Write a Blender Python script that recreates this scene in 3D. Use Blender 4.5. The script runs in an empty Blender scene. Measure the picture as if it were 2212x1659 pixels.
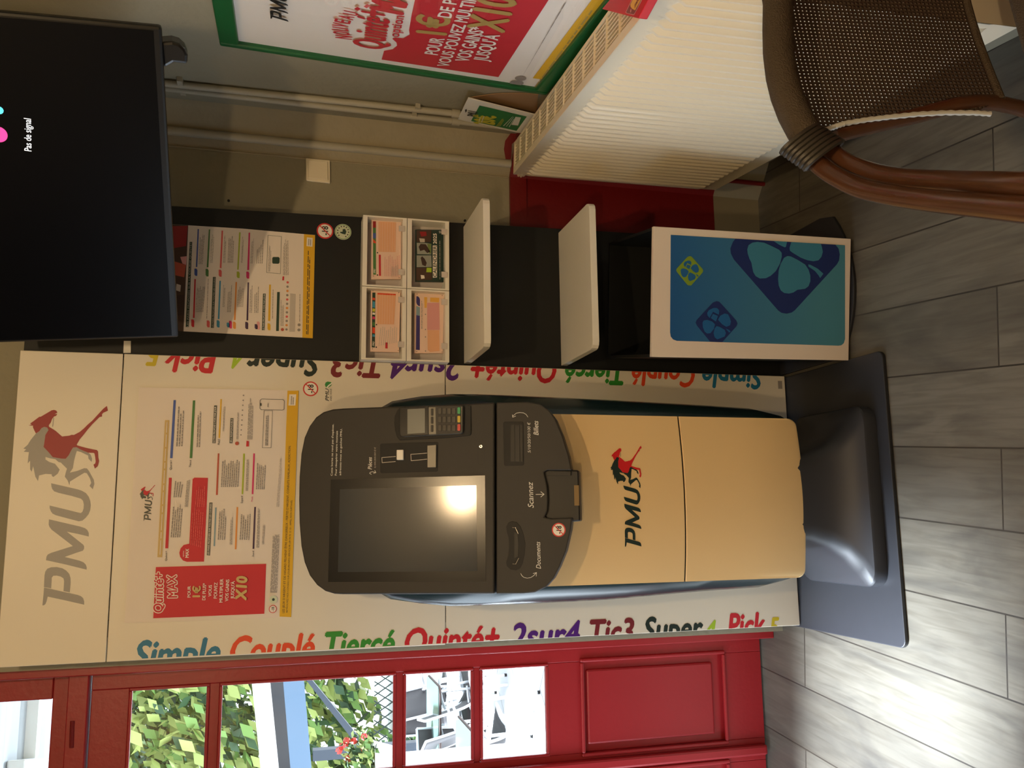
import bpy, bmesh, math, random
from math import sin, cos, tan, pi, radians, hypot
from mathutils import Vector as V, Matrix as M4
random.seed(7)
C = bpy.context.scene.collection
# ------------------------------------------------------------------ camera
CAM = dict(x=0.352995, y=-2.463511, z=1.615171, yaw=0.158976, pitch=0.261395, roll=0.028640, f=1853.677)
EYE = V((CAM['x'], CAM['y'], CAM['z']))
_cy, _sy, _cp, _sp = cos(CAM['yaw']), sin(CAM['yaw']), cos(CAM['pitch']), sin(CAM['pitch'])
FWD = V((_sy*_cp, _cy*_cp, -_sp)); _r = V((_cy, -_sy, 0)); _u = _r.cross(FWD)
_c, _s = cos(CAM['roll']), sin(CAM['roll'])
RGT = _r*_c + _u*_s; UPV = _u*_c - _r*_s
cd = bpy.data.cameras.new('camera'); cam = bpy.data.objects.new('camera', cd); C.objects.link(cam)
cd.sensor_fit = 'HORIZONTAL'; cd.sensor_width = 36.0; cd.lens = 36.0*CAM['f']/2212; cd.clip_start = .05; cd.clip_end = 200
cx, cy_, cz = -UPV, RGT, -FWD          # the photograph was taken with the phone turned on its side
cam.matrix_world = M4(((cx.x, cy_.x, cz.x, EYE.x), (cx.y, cy_.y, cz.y, EYE.y), (cx.z, cy_.z, cz.z, EYE.z), (0, 0, 0, 1)))
bpy.context.scene.camera = cam
# ------------------------------------------------------------------ light
vs = bpy.context.scene.view_settings
vs.view_transform = 'Standard'; vs.look = 'None'; vs.gamma = 1.0; vs.use_curve_mapping = False; vs.exposure = 0.0
bpy.context.scene.cycles.use_denoising = True
bpy.context.scene.cycles.max_bounces = 8
wd = bpy.data.worlds.new('sky'); bpy.context.scene.world = wd; wd.use_nodes = True
bg = wd.node_tree.nodes['Background']; bg.inputs[0].default_value = (.80, .90, 1.0, 1); bg.inputs[1].default_value = 2.6
def light(name, kind, loc, energy, col, aim=None, **kw):
    l = bpy.data.lights.new(name, kind); l.energy = energy; l.color = col
    for k, v in kw.items(): setattr(l, k, v)
    o = bpy.data.objects.new(name, l); C.objects.link(o); o.location = loc
    if aim is not None: o.rotation_euler = (V(aim)-V(loc)).to_track_quat('-Z', 'Y').to_euler()
    return o
WARM = (1.0, .70, .38)
light('sun', 'SUN', (-4, 1.0, 5), 36, (.80, .90, 1), aim=(0, 0, .08), angle=radians(14))
light('window_daylight', 'AREA', (-1.20, -.5, .85), 24, (.72, .86, 1), aim=(-.2, -.6, .3), shape='RECTANGLE', size=1.3, size_y=1.4, spread=radians(130))
light('ceiling_bulb', 'POINT', (.48, -2.2, 2.66), 98, WARM, shadow_soft_size=.04)
light('rear_bulb', 'POINT', (-.5, -3.6, 2.3), 84, WARM, shadow_soft_size=.05)
# ------------------------------------------------------------------ helpers
def lin(c): c /= 255.; return c/12.92 if c <= .04045 else ((c+.055)/1.055)**2.4
def rgb(r, g, b): return (lin(r), lin(g), lin(b), 1)
MATS = {}
def mat(name, col, rough=.5, metal=0., spec=.5, noise=0., nscale=8., bump=0., bscale=60., emit=0., trans=0., coat=0., alpha=1.):
    m = bpy.data.materials.new(name); m.use_nodes = True; nt = m.node_tree; N = nt.nodes; b = N['Principled BSDF']
    c = rgb(*col); b.inputs['Base Color'].default_value = c; b.inputs['Roughness'].default_value = rough
    b.inputs['Metallic'].default_value = metal; b.inputs['Specular IOR Level'].default_value = spec
    b.inputs['Transmission Weight'].default_value = trans; b.inputs['Coat Weight'].default_value = coat; b.inputs['Alpha'].default_value = alpha
    if emit: b.inputs['Emission Color'].default_value = c; b.inputs['Emission Strength'].default_value = emit
    if noise or bump:
        tc = N.new('ShaderNodeTexCoord')
        n = N.new('ShaderNodeTexNoise'); n.inputs['Scale'].default_value = nscale; n.inputs['Detail'].default_value = 5
        nt.links.new(tc.outputs['Object'], n.inputs['Vector'])
        if noise:
            mx = N.new('ShaderNodeMix'); mx.data_type = 'RGBA'
            mx.inputs['A'].default_value = tuple(x*(1-noise) for x in c[:3])+(1,); mx.inputs['B'].default_value = tuple(min(1, x*(1+noise)) for x in c[:3])+(1,)
            nt.links.new(n.outputs['Fac'], mx.inputs['Factor']); nt.links.new(mx.outputs['Result'], b.inputs['Base Color'])
        if bump:
            n2 = N.new('ShaderNodeTexNoise'); n2.inputs['Scale'].default_value = bscale; n2.inputs['Detail'].default_value = 3
            nt.links.new(tc.outputs['Object'], n2.inputs['Vector'])
            bp = N.new('ShaderNodeBump'); bp.inputs['Strength'].default_value = bump; bp.inputs['Distance'].default_value = .01
            nt.links.new(n2.outputs['Fac'], bp.inputs['Height']); nt.links.new(bp.outputs['Normal'], b.inputs['Normal'])
    MATS[name] = m
    return name

class MB:
    """collects faces with a material each and links them as ONE mesh object"""
    def __init__(s): s.v = []; s.f = []; s.m = []
    def add(s, vs_, fs, m):
        k = len(s.v); s.v += [V(p) for p in vs_]
        for f in fs: s.f.append([k+i for i in f]); s.m.append(m)
        return s
    def poly(s, pts, m): return s.add(pts, [list(range(len(pts)))], m)
    def prism(s, front, off, m, mside=None):
        n = len(front); off = V(off); b = [V(p)+off for p in front]
        s.add(list(front)+b, [list(range(n)), list(range(2*n-1, n-1, -1))], m)
        k = len(s.v)-2*n
        for i in range(n):
            j = (i+1) % n; s.f.append([k+j, k+i, k+n+i, k+n+j]); s.m.append(mside or m)
        return s
    def box(s, o, ex, ey, ez, m):
        o, ex, ey, ez = V(o), V(ex), V(ey), V(ez)
        p = [o, o+ex, o+ex+ey, o+ey]; p += [q+ez for q in p]
        return s.add(p, [(3, 2, 1, 0), (4, 5, 6, 7), (0, 1, 5, 4), (1, 2, 6, 5), (2, 3, 7, 6), (3, 0, 4, 7)], m)
    def abox(s, a, b, m): return s.box(a, (b[0]-a[0], 0, 0), (0, b[1]-a[1], 0), (0, 0, b[2]-a[2]), m)
    def tube(s, path, r, m, seg=10, caps=True):
        path = [V(p) for p in path]; n = len(path); rr = r if isinstance(r, (list, tuple)) else [r]*n
        t0 = (path[1]-path[0]).normalized(); u = t0.orthogonal().normalized(); vs_ = []
        for i, p in enumerate(path):
            t = (path[min(i+1, n-1)]-path[max(i-1, 0)]).normalized()
            u = (u-t*u.dot(t)).normalized(); w = t.cross(u)
            vs_ += [p+(u*cos(2*pi*k/seg)+w*sin(2*pi*k/seg))*rr[i] for k in range(seg)]
        fs = [(i*seg+k, i*seg+(k+1) % seg, (i+1)*seg+(k+1) % seg, (i+1)*seg+k) for i in range(n-1) for k in range(seg)]
        if caps: fs += [tuple(range(seg-1, -1, -1)), tuple(range((n-1)*seg, n*seg))]
        return s.add(vs_, fs, m)
    def loft(s, rings, m, caps=True):
        seg = len(rings[0]); n = len(rings); vs_ = [p for r in rings for p in r]
        fs = [(i*seg+k, i*seg+(k+1) % seg, (i+1)*seg+(k+1) % seg, (i+1)*seg+k) for i in range(n-1) for k in range(seg)]
        if caps: fs += [tuple(range(seg-1, -1, -1)), tuple(range((n-1)*seg, n*seg))]
        return s.add(vs_, fs, m)
    def grid(s, rows, m):
        w = len(rows[0]); vs_ = [p for r in rows for p in r]
        return s.add(vs_, [(i*w+k, i*w+k+1, (i+1)*w+k+1, (i+1)*w+k) for i in range(len(rows)-1) for k in range(w-1)], m)
    def build(s, name, parent=None, smooth=0, bevel=0., origin=None, solid=0., subd=0):
        me = bpy.data.meshes.new(name)
        o0 = V(origin) if origin is not None else (parent.matrix_world.translation.copy() if False else V((0, 0, 0)))
        base = world_of(parent) if parent is not None else V((0, 0, 0))
        if origin is None and parent is None and s.v:
            o0 = V((sum(p.x for p in s.v)/len(s.v), sum(p.y for p in s.v)/len(s.v), min(p.z for p in s.v)))
        me.from_pydata([tuple(p-(base if parent is not None else o0)) for p in s.v], [], s.f)
        names = []
        for m in s.m:
            if m not in names: names.append(m)
        for m in names: me.materials.append(MATS[m])
        me.polygons.foreach_set('material_index', [names.index(m) for m in s.m])
        if smooth:
            me.polygons.foreach_set('use_smooth', [True]*len(me.polygons)); me.set_sharp_from_angle(angle=radians(smooth))
        me.update()
        o = bpy.data.objects.new(name, me); C.objects.link(o)
        if parent is not None: o.parent = parent
        else: o.location = o0
        if solid: md = o.modifiers.new('solid', 'SOLIDIFY'); md.thickness = solid
        if subd: md = o.modifiers.new('sub', 'SUBSURF'); md.levels = subd; md.render_levels = subd
        if bevel: md = o.modifiers.new('bevel', 'BEVEL'); md.width = bevel; md.segments = 2; md.limit_method = 'ANGLE'; md.angle_limit = radians(40)
        return o
def world_of(o):
    p = V((0, 0, 0))
    while o is not None: p += V(o.location); o = o.parent
    return p
def tag(o, label=None, cat=None, group=None, kind=None):
    for k, v in (('label', label), ('category', cat), ('group', group), ('kind', kind)):
        if v: o[k] = v
    return o
def thing(name, loc, label, cat, group=None, kind=None):
    o = bpy.data.objects.new(name, None); C.objects.link(o); o.location = loc; o.empty_display_size = .05
    return tag(o, label, cat, group, kind)

def ray(px):
    u, v = 1659-px[1], px[0]
    return FWD + RGT*((u-829.5)/CAM['f']) - UPV*((v-1106.)/CAM['f'])
class Surf:
    """a real plane in the room: origin, in-plane axes (viewer's right, up), outward normal. at() measures a spot of the photograph on it"""
    def __init__(s, o, ex, ey): s.o = V(o); s.ex = V(ex).normalized(); s.ey = V(ey).normalized(); s.n = s.ex.cross(s.ey).normalized()
    def at(s, px, l=0.):
        d = ray(px); return EYE + d*((s.o-EYE).dot(s.n)/d.dot(s.n)) + s.n*l
    def ab(s, px): p = s.at(px)-s.o; return (p.dot(s.ex), p.dot(s.ey))
    def P(s, a, b, l=0.): return s.o + s.ex*a + s.ey*b + s.n*l
    def shift(s, d): return Surf(s.o+s.n*d, s.ex, s.ey)
def Zm(ox, oy, k): return lambda *pts: [(ox+x/k, oy+y/k) for x, y in pts]
def clip(poly, f):
    out = []
    for i in range(len(poly)):
        a, b = poly[i-1], poly[i]; fa, fb = f(a), f(b)
        if (fa >= 0) != (fb >= 0):
            t = fa/(fa-fb); out.append((a[0]+(b[0]-a[0])*t, a[1]+(b[1]-a[1])*t))
        if fb >= 0: out.append(b)
    return out
_TX = {}
def glyphs(txt, shear=0.):
    k = (txt, shear)
    if k not in _TX:
        c = bpy.data.curves.new('t', 'FONT'); c.body = txt; c.shear = shear; c.resolution_u = 3
        o = bpy.data.objects.new('t', c); me = o.to_mesh()
        vs_ = [(v.co.x, v.co.y) for v in me.vertices]; fs = [list(p.vertices) for p in me.polygons]
        o.to_mesh_clear(); bpy.data.objects.remove(o); bpy.data.curves.remove(c)
        x0 = min(v[0] for v in vs_); x1 = max(v[0] for v in vs_)
        _TX[k] = ([((x-x0)/(x1-x0), y/.69) for x, y in vs_], fs)
    return _TX[k]
class Art:
    """flat print on a Surf; every call adds polygons a hair above the layer below"""
    def __init__(s, surf, lift=.0006): s.s = surf; s.mb = MB(); s.l = lift; s.clips = []
    def up(s, k=1): s.l += .0004*k; return s
    def polyab(s, pts, m):
        for c in s.clips: pts = clip(pts, c)
        if len(pts) > 2:
            if sum(pts[i-1][0]*pts[i][1]-pts[i][0]*pts[i-1][1] for i in range(len(pts))) < 0: pts = pts[::-1]
            s.mb.poly([s.s.P(a, b, s.l) for a, b in pts], m)
        return s
    def poly(s, pxs, m): return s.polyab([s.s.ab(p) for p in pxs], m)
    def disc(s, px, rpx, m, n=28, r0=0.):
        a, b = s.s.ab(px); a2, b2 = s.s.ab((px[0], px[1]-rpx)); r = hypot(a2-a, b2-b)
        if not r0: return s.polyab([(a+r*cos(2*pi*k/n), b+r*sin(2*pi*k/n)) for k in range(n)], m)
        for k in range(n):
            t0, t1 = 2*pi*k/n, 2*pi*(k+1)/n
            s.polyab([(a+r*cos(t0), b+r*sin(t0)), (a+r*cos(t1), b+r*sin(t1)), (a+r*r0*cos(t1), b+r*r0*sin(t1)), (a+r*r0*cos(t0), b+r*r0*sin(t0))], m)
        return s
    def stroke(s, pxs, wpx, m):
        q = [s.s.ab(p) for p in pxs]; a2, b2 = s.s.ab((pxs[0][0], pxs[0][1]-wpx)); w = hypot(a2-q[0][0], b2-q[0][1])/2
        for (a0, b0), (a1, b1) in zip(q, q[1:]):
            L = hypot(a1-a0, b1-b0) or 1e-6; dx, dy = (a1-a0)/L, (b1-b0)/L
            a0 -= dx*w*.5; b0 -= dy*w*.5; a1 += dx*w*.5; b1 += dy*w*.5
            s.polyab([(a0-dy*w, b0+dx*w), (a1-dy*w, b1+dx*w), (a1+dy*w, b1-dx*w), (a0+dy*w, b0-dx*w)], m)
        return s
    def outline(s, pxs, w, m): return s.stroke(list(pxs)+[pxs[0]], w, m)
    def textab(s, txt, p0, p1, h, m, shear=0., off=0.):
        vs_, fs = glyphs(txt, shear); L = hypot(p1[0]-p0[0], p1[1]-p0[1]); dx, dy = (p1[0]-p0[0])/L, (p1[1]-p0[1])/L
        e = off*1.45*h; nd = 0 if not e else 2 if h < .009 else 4 if off < .05 else 14      # a heavier weight: the strokes laid down again, slightly moved
        for ox, oy in [(0, 0)]+[(e*cos(2*pi*k/nd), e*sin(2*pi*k/nd)) for k in range(nd)]:
            q = [(p0[0]+dx*(x*L+ox)-dy*(y*h+oy), p0[1]+dy*(x*L+ox)+dx*(y*h+oy)) for x, y in vs_]
            for f in fs: s.polyab([q[i] for i in f], m)
            s.l += .00005
        return s
    def text(s, txt, px0, px1, cap, m, shear=0., off=0.):
        p0, p1 = s.s.ab(px0), s.s.ab(px1); k = hypot(p1[0]-p0[0], p1[1]-p0[1])/hypot(px1[0]-px0[0], px1[1]-px0[1])
        return s.textab(txt, p0, p1, cap*k, m, shear, off)
    def lines(s, q, n, m, fill=.55, seed=1, ragged=.25):
        """n rows of tiny unreadable print in a photo quad: q = top-right, bottom-right, bottom-left, top-left"""
        R = random.Random(seed); tr, br, bl, tl = [s.s.ab(p) for p in q]
        mixp = lambda a, b, t: (a[0]+(b[0]-a[0])*t, a[1]+(b[1]-a[1])*t)
        for i in range(n):
            t0, t1 = (i+.5-fill/2)/n, (i+.5+fill/2)/n; x = 0.; end = 1-R.random()*ragged
            while x < end:
                w = .03+R.random()*.09; x2 = min(x+w, end)
                f = lambda x_, t: mixp(mixp(tl, bl, t), mixp(tr, br, t), x_)
                s.polyab([f(x, t1), f(x2, t1), f(x2, t0), f(x, t0)], m); x = x2+.014
        return s
    def build(s, name, parent): return s.mb.build(name, parent)
# ------------------------------------------------------------------ materials
for a in [
 ('wall_grey', (150, 145, 126), .75, 0, .3, .10, 2.2, .25, 35), ('wall_dirty', (158, 148, 124), .8, 0, .3, .22, 5, .4, 30), ('plinth_grey', (140, 134, 116), .6, 0, .4, .06),
 ('red_paint', (112, 16, 20), .42, 0, .5, .12, 3, .15, 40), ('red_door', (150, 30, 36), .38, 0, .5, .06, 3, .06, 60), ('ceiling_white', (150, 142, 126), .8),
 ('cream_board', (226, 219, 203), .42, 0, .4, .015, 3), ('edge_white', (240, 236, 225), .5), ('charcoal', (44, 46, 52), .48, 0, .5, .06, 40), ('charcoal_edge', (26, 26, 28), .5),
 ('column_black', (22, 24, 25), .55, 0, .4, .1, 5), ('shell_teal', (22, 40, 44), .24, 0, .5), ('cover_cream', (236, 204, 150), .5, 0, .35, .02, 4), ('head_grey', (50, 48, 45), .55, 0, .4, .06, 30),
 ('gap_black', (8, 8, 9), .6), ('gloss_black', (14, 15, 18), .12, 0, .5), ('matt_black', (16, 16, 17), .5), ('display_dark', (40, 50, 60), .13, 0, .55), ('bezel_dark', (14, 18, 24), .22, 0, .35),
 ('lcd', (112, 116, 112), .25), ('metal_plate', (104, 102, 96), .4, .5), ('key_black', (34, 32, 30), .5), ('key_face', (70, 66, 60), .5), ('green_key', (40, 160, 95), .4), ('yellow_key', (205, 180, 40), .4), ('red_key', (205, 60, 50), .4),
 ('chrome', (200, 200, 205), .15, 1.), ('white_plastic', (236, 234, 226), .4), ('paper', (232, 222, 212), .7, 0, .2), ('paper_white', (238, 232, 224), .6), ('ink_grey', (148, 142, 136), .8), ('ink_light', (196, 188, 180), .8), ('ink_dark', (60, 62, 58), .8), ('ink_black', (24, 26, 24), .7),
 ('print_red', (200, 40, 52), .6), ('print_red_light', (222, 96, 96), .6), ('print_yellow', (226, 178, 30), .6), ('print_gold', (206, 178, 116), .6), ('gold_deep', (178, 150, 84), .6), ('print_blue', (72, 96, 172), .6), ('print_green', (74, 126, 66), .6), ('print_dkgreen', (40, 66, 52), .6), ('print_lime', (168, 186, 52), .6), ('print_pink', (212, 46, 112), .6), ('print_orange', (228, 150, 70), .6), ('print_brown', (186, 84, 62), .6), ('print_purple', (70, 48, 78), .6), ('print_cyan', (64, 150, 190), .6), ('print_bluegrey', (130, 160, 176), .6), ('header_grey', (84, 86, 78), .6),
 ('word_blue', (30, 118, 158), .5), ('word_orange', (228, 72, 30), .5), ('word_green', (44, 142, 44), .5), ('word_red', (200, 24, 40), .5), ('word_violet', (78, 22, 122), .5), ('word_maroon', (122, 28, 38), .5), ('word_dkgreen', (20, 40, 34), .5), ('word_lime', (166, 200, 40), .5), ('word_yellow', (206, 186, 30), .5),
 ('logo_grey', (148, 145, 140), .45), ('logo_red', (150, 30, 34), .5), ('logo_red_bright', (212, 30, 36), .5), ('logo_green', (24, 46, 42), .5), ('sticker_white', (240, 236, 228), .5), ('sticker_red', (206, 50, 46), .5), ('sticker_cream', (206, 216, 190), .5), ('leaf_green', (50, 140, 66), .5), ('white_ink', (226, 226, 220), .6),
 ('navy', (24, 42, 98), .45), ('bin_light', (58, 124, 148), .45), ('bin_mid', (26, 92, 146), .45), ('lime_sign', (122, 148, 38), .45), ('bin_white', (224, 208, 190), .5),
 ('slip_pink', (236, 206, 190), .7), ('slip_orange', (232, 178, 140), .7), ('slip_rose', (222, 160, 160), .7), ('slip_purple', (56, 48, 120), .6), ('photo_brown', (74, 52, 40), .6), ('photo_grey', (150, 156, 150), .6), ('photo_green', (110, 132, 72), .6), ('calendar_green', (34, 58, 50), .35), ('rack_inner', (206, 198, 194), .5),
 ('tv_black', (14, 14, 15), .35), ('radiator_white', (232, 222, 198), .38, 0, .5), ('valve_cream', (222, 206, 160), .45), ('switch_white', (236, 226, 202), .4), ('pipe_grey', (170, 165, 148), .55, 0, .4, .06, 8),
 ('frame_green', (16, 92, 48), .35), ('cardboard', (150, 118, 84), .8), ('box_red', (206, 22, 36), .45), ('advert_green', (30, 122, 66), .55), ('label_yellow', (232, 178, 80), .5), ('label_brown', (140, 60, 60), .5), ('acid_yellow', (206, 200, 60), .6),
 ('cane_brown', (72, 44, 28), .22, 0, .6, .25, 14), ('binding', (52, 48, 42), .5), ('rail_weave', (72, 62, 50), .7, 0, .3, .15, 90, .5, 400), ('cord_white', (190, 192, 188), .6),
 ('aluminium', (225, 228, 232), .35, .4), ('sling_dark', (70, 68, 70), .6), ('grey_post', (52, 62, 74), .5), ('blue_beam', (88, 112, 136), .5), ('soffit', (48, 50, 54), .6), ('fascia', (236, 232, 226), .6), ('lattice', (22, 42, 36), .6), ('table_glass', (104, 126, 120), .15), ('metal_sheet', (150, 156, 158), .4, .3), ('box_grey', (214, 214, 206), .5),
 ('leaf_light', (150, 165, 92), .6), ('leaf_mid', (96, 132, 62), .6), ('leaf_dark', (30, 66, 34), .6), ('leaf_teal', (66, 126, 102), .6), ('flower_red', (190, 52, 42), .6), ('pot_white', (232, 230, 226), .5), ('render_wall', (222, 216, 204), .7), ('wood_dark', (62, 44, 38), .6)]:
    mat(a[0], a[1], **dict(zip(('rough', 'metal', 'spec', 'noise', 'nscale', 'bump', 'bscale'), a[2:])))
mat('screen_white', (235, 240, 245), emit=.9); mat('screen_pink', (245, 70, 160), emit=.9); mat('screen_cyan', (90, 220, 245), emit=.9)
mat('tv_screen', (9, 10, 14), .3, spec=.16)
mat('bulb_glow', (255, 226, 180), emit=24)
mat('scan_amber', (120, 92, 40), .3)

def floor_mat(name, rot, bw, rh, ca, cb, mortar, msize, rough, plank=True):
    m = bpy.data.materials.new(name); m.use_nodes = True; nt = m.node_tree; N = nt.nodes; L = nt.links.new; b = N['Principled BSDF']; b.inputs['Roughness'].default_value = rough
    tc = N.new('ShaderNodeTexCoord'); mp = N.new('ShaderNodeMapping'); mp.inputs['Rotation'].default_value = (0, 0, rot); L(tc.outputs['Object'], mp.inputs['Vector'])
    br = N.new('ShaderNodeTexBrick'); br.inputs['Scale'].default_value = 1; br.inputs['Brick Width'].default_value = bw; br.inputs['Row Height'].default_value = rh; br.inputs['Mortar Size'].default_value = msize
    br.inputs['Color1'].default_value = rgb(*ca); br.inputs['Color2'].default_value = rgb(*cb); br.inputs['Mortar'].default_value = rgb(*mortar); br.offset = .37; br.inputs['Bias'].default_value = 0
    L(mp.outputs['Vector'], br.inputs['Vector'])
    out = br.outputs['Color']
    if plank:
        for sc, k, col, lo, hi in (((2.2, 26, 1), 1, (74, 68, 58), .40, .85), ((1.3, 4.5, 1), 2, (62, 60, 58), .44, .78)):
            m2 = N.new('ShaderNodeMapping'); m2.inputs['Scale'].default_value = sc; m2.inputs['Location'].default_value = (k*3.1, k*1.7, 0); L(mp.outputs['Vector'], m2.inputs['Vector'])
            n = N.new('ShaderNodeTexNoise'); n.inputs['Scale'].default_value = 2.2; n.inputs['Detail'].default_value = 7; n.inputs['Distortion'].default_value = .9; L(m2.outputs['Vector'], n.inputs['Vector'])
            rp = N.new('ShaderNodeMapRange'); rp.inputs['From Min'].default_value = lo; rp.inputs['From Max'].default_value = hi; rp.inputs['To Max'].default_value = .75; L(n.outputs['Fac'], rp.inputs['Value'])
            mx = N.new('ShaderNodeMix'); mx.data_type = 'RGBA'; L(rp.outputs['Result'], mx.inputs['Factor']); L(out, mx.inputs['A']); mx.inputs['B'].default_value = rgb(*col); out = mx.outputs['Result']
    L(out, b.inputs['Base Color']); MATS[name] = m
floor_mat('vinyl_planks', radians(95.2), 1.25, .19, (112, 108, 98), (100, 96, 87), (48, 44, 39), .0022, .42)
floor_mat('terrace_tiles', radians(38), .6, .6, (226, 226, 224), (214, 215, 216), (150, 152, 154), .006, .5, False)
def gradient_mat(name, c0, c1, lo, hi, a):
    m = bpy.data.materials.new(name); m.use_nodes = True; nt = m.node_tree; N = nt.nodes; b = N['Principled BSDF']; b.inputs['Roughness'].default_value = .4
    tc = N.new('ShaderNodeTexCoord'); dp = N.new('ShaderNodeVectorMath'); dp.operation = 'DOT_PRODUCT'; dp.inputs[1].default_value = a; nt.links.new(tc.outputs['Object'], dp.inputs[0])
    mr = N.new('ShaderNodeMapRange'); mr.inputs['From Min'].default_value = lo; mr.inputs['From Max'].default_value = hi; nt.links.new(dp.outputs['Value'], mr.inputs['Value'])
    cr = N.new('ShaderNodeValToRGB'); cr.color_ramp.elements[0].color = rgb(*c0); cr.color_ramp.elements[1].color = rgb(*c1); nt.links.new(mr.outputs['Result'], cr.inputs['Fac']); nt.links.new(cr.outputs['Color'], b.inputs['Base Color']); MATS[name] = m
def weave_mat(name, col, cell):
    m = bpy.data.materials.new(name); m.use_nodes = True; nt = m.node_tree; N = nt.nodes; L = nt.links.new; b = N['Principled BSDF']; b.inputs['Roughness'].default_value = .65
    b.inputs['Base Color'].default_value = rgb(*col); tc = N.new('ShaderNodeTexCoord'); sp = N.new('ShaderNodeSeparateXYZ'); L(tc.outputs['UV'], sp.inputs['Vector'])
    prev = None
    for ax in ('X', 'Y'):
        q = N.new('ShaderNodeMath'); q.operation = 'MULTIPLY'; q.inputs[1].default_value = 2*pi/cell; L(sp.outputs[ax], q.inputs[0])
        s_ = N.new('ShaderNodeMath'); s_.operation = 'SINE'; L(q.outputs[0], s_.inputs[0])
        if prev is None: prev = s_
        else:
            mn = N.new('ShaderNodeMath'); mn.operation = 'MINIMUM'; L(prev.outputs[0], mn.inputs[0]); L(s_.outputs[0], mn.inputs[1])
    gt = N.new('ShaderNodeMath'); gt.operation = 'LESS_THAN'; gt.inputs[1].default_value = .70; L(mn.outputs[0], gt.inputs[0]); L(gt.outputs[0], b.inputs['Alpha'])
    bp = N.new('ShaderNodeBump'); bp.inputs['Strength'].default_value = .6; bp.inputs['Distance'].default_value = .002; L(mn.outputs[0], bp.inputs['Height']); L(bp.outputs['Normal'], b.inputs['Normal']); MATS[name] = m
weave_mat('chair_weave', (60, 48, 38), .0070)
m = bpy.data.materials.new('pane_glass'); m.use_nodes = True; nt = m.node_tree; nt.nodes.remove(nt.nodes['Principled BSDF'])
tr_ = nt.nodes.new('ShaderNodeBsdfTransparent'); gl_ = nt.nodes.new('ShaderNodeBsdfGlossy'); gl_.inputs['Roughness'].default_value = .02; mx_ = nt.nodes.new('ShaderNodeMixShader'); mx_.inputs[0].default_value = .045
nt.links.new(tr_.outputs[0], mx_.inputs[1]); nt.links.new(gl_.outputs[0], mx_.inputs[2]); nt.links.new(mx_.outputs[0], nt.nodes['Material Output'].inputs[0]); MATS['pane_glass'] = m

# ------------------------------------------------------------------ the room
def struct(o): return tag(o, kind='structure')
PANEL = Surf((0, 0, 0), (1, 0, 0), (0, 0, 1)); COL = Surf((0, .03, 0), (1, 0, 0), (0, 0, 1)); BACK = Surf((0, .125, 0), (1, 0, 0), (0, 0, 1)); DOOR = Surf((0, .26, 0), (1, 0, 0), (0, 0, 1))
W0 = V((1.565, .04, 0)); wy = radians(7); RWALL = Surf(W0, (-sin(wy), -cos(wy), 0), (0, 0, 1)); CH0 = V((1.455, .125, 0)); CHAM = Surf(CH0, W0-CH0, (0, 0, 1))
CEIL = 3.0
struct(MB().abox((-1.14, -4.6, -.06), (1.75, .33, 0), 'vinyl_planks').build('floor', origin=(0, 0, 0)))
struct(MB().abox((-1.14, -4.6, CEIL), (1.75, .4, CEIL+.06), 'ceiling_white').build('ceiling', origin=(0, 0, 0)))
RX = -.03        # right edge of the door opening
wb = MB()
wb.abox((RX, .125, .0), (1.455, .40, CEIL), 'wall_grey'); wb.abox((-1.14, .20, 2.46), (RX, .40, CEIL), 'wall_grey'); wb.abox((-1.14, .20, 0), (-.95, .40, 2.46), 'wall_grey')
wb.prism([CH0, W0, W0+V((.15, .3, 0)), CH0+V((0, .27, 0))], (0, 0, CEIL), 'wall_dirty')
struct(wb.build('wall_back', origin=(0, 0, 0)))
E1 = W0+RWALL.ex*4.7
struct(MB().prism([W0, W0+V((.12, .02, 0)), E1+V((.12, 0, 0)), E1], (0, 0, CEIL), 'wall_grey').build('wall_right', origin=(0, 0, 0)))
struct(MB().abox((-1.14, -4.7, 0), (1.75, -4.6, CEIL), 'wall_grey').build('wall_front', origin=(0, 0, 0)))
wl = MB(); LX = -1.08
for a, b in (((LX-.06, -4.6, 0), (LX, -.48, CEIL)), ((LX-.06, -1.35, 0), (LX, .19, .03)), ((LX-.06, -1.35, 1.6), (LX, .19, CEIL))): wl.abox(a, b, 'wall_grey')
struct(wl.build('wall_left', origin=(LX, 0, 0)))
w2 = MB()
for y in (-1.35, .16): w2.abox((LX-.05, y, .03), (LX+.01, y+.035, 1.6), 'red_door')
for z in (.03, 1.56): w2.abox((LX-.05, -1.35, z), (LX+.01, .195, z+.04), 'red_door')
w2 = struct(w2.build('window_2', origin=(LX, -.15, .06)))
# red dado, its rail and the grey plinth along the back wall, the chamfered corner and the right wall
ZR = (.178, .915)
def band(name, z0, z1, t, m, x0=1.15):
    mb = MB(); pts = [V((x0, .125, 0)), CH0, W0, W0+RWALL.ex*3.2]; ns = [V((0, -1, 0)), (CHAM.n+V((0, -1, 0))).normalized()*1.05, (CHAM.n+RWALL.n).normalized()*1.05, RWALL.n]
    for i in range(3):
        a, b, na, nb = pts[i], pts[i+1], ns[i]*t, ns[i+1]*t
        mb.add([p+V((0, 0, z)) for z in (z0, z1) for p in (a+na, b+nb, b, a)], [(0, 1, 5, 4), (4, 5, 6, 7), (3, 2, 1, 0), (0, 4, 7, 3), (1, 2, 6, 5)], m)
    return struct(mb.build(name, origin=(1.45, .1, z0)))
band('trim_1', ZR[0], ZR[1], .006, 'red_paint'); band('trim_2', ZR[1]-.055, ZR[1], .014, 'red_paint'); band('baseboard_back', 0, ZR[0], .004, 'plinth_grey')
# torn edge of the dado by the corner
a = Art(CHAM, .0075); a.poly(Zm(960, 180, 5.53)((785, 590), (890, 600), (860, 660), (800, 720), (790, 900), (725, 900), (705, 780), (720, 680)), 'red_paint')
struct(a.mb.build('trim_3'))
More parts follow.
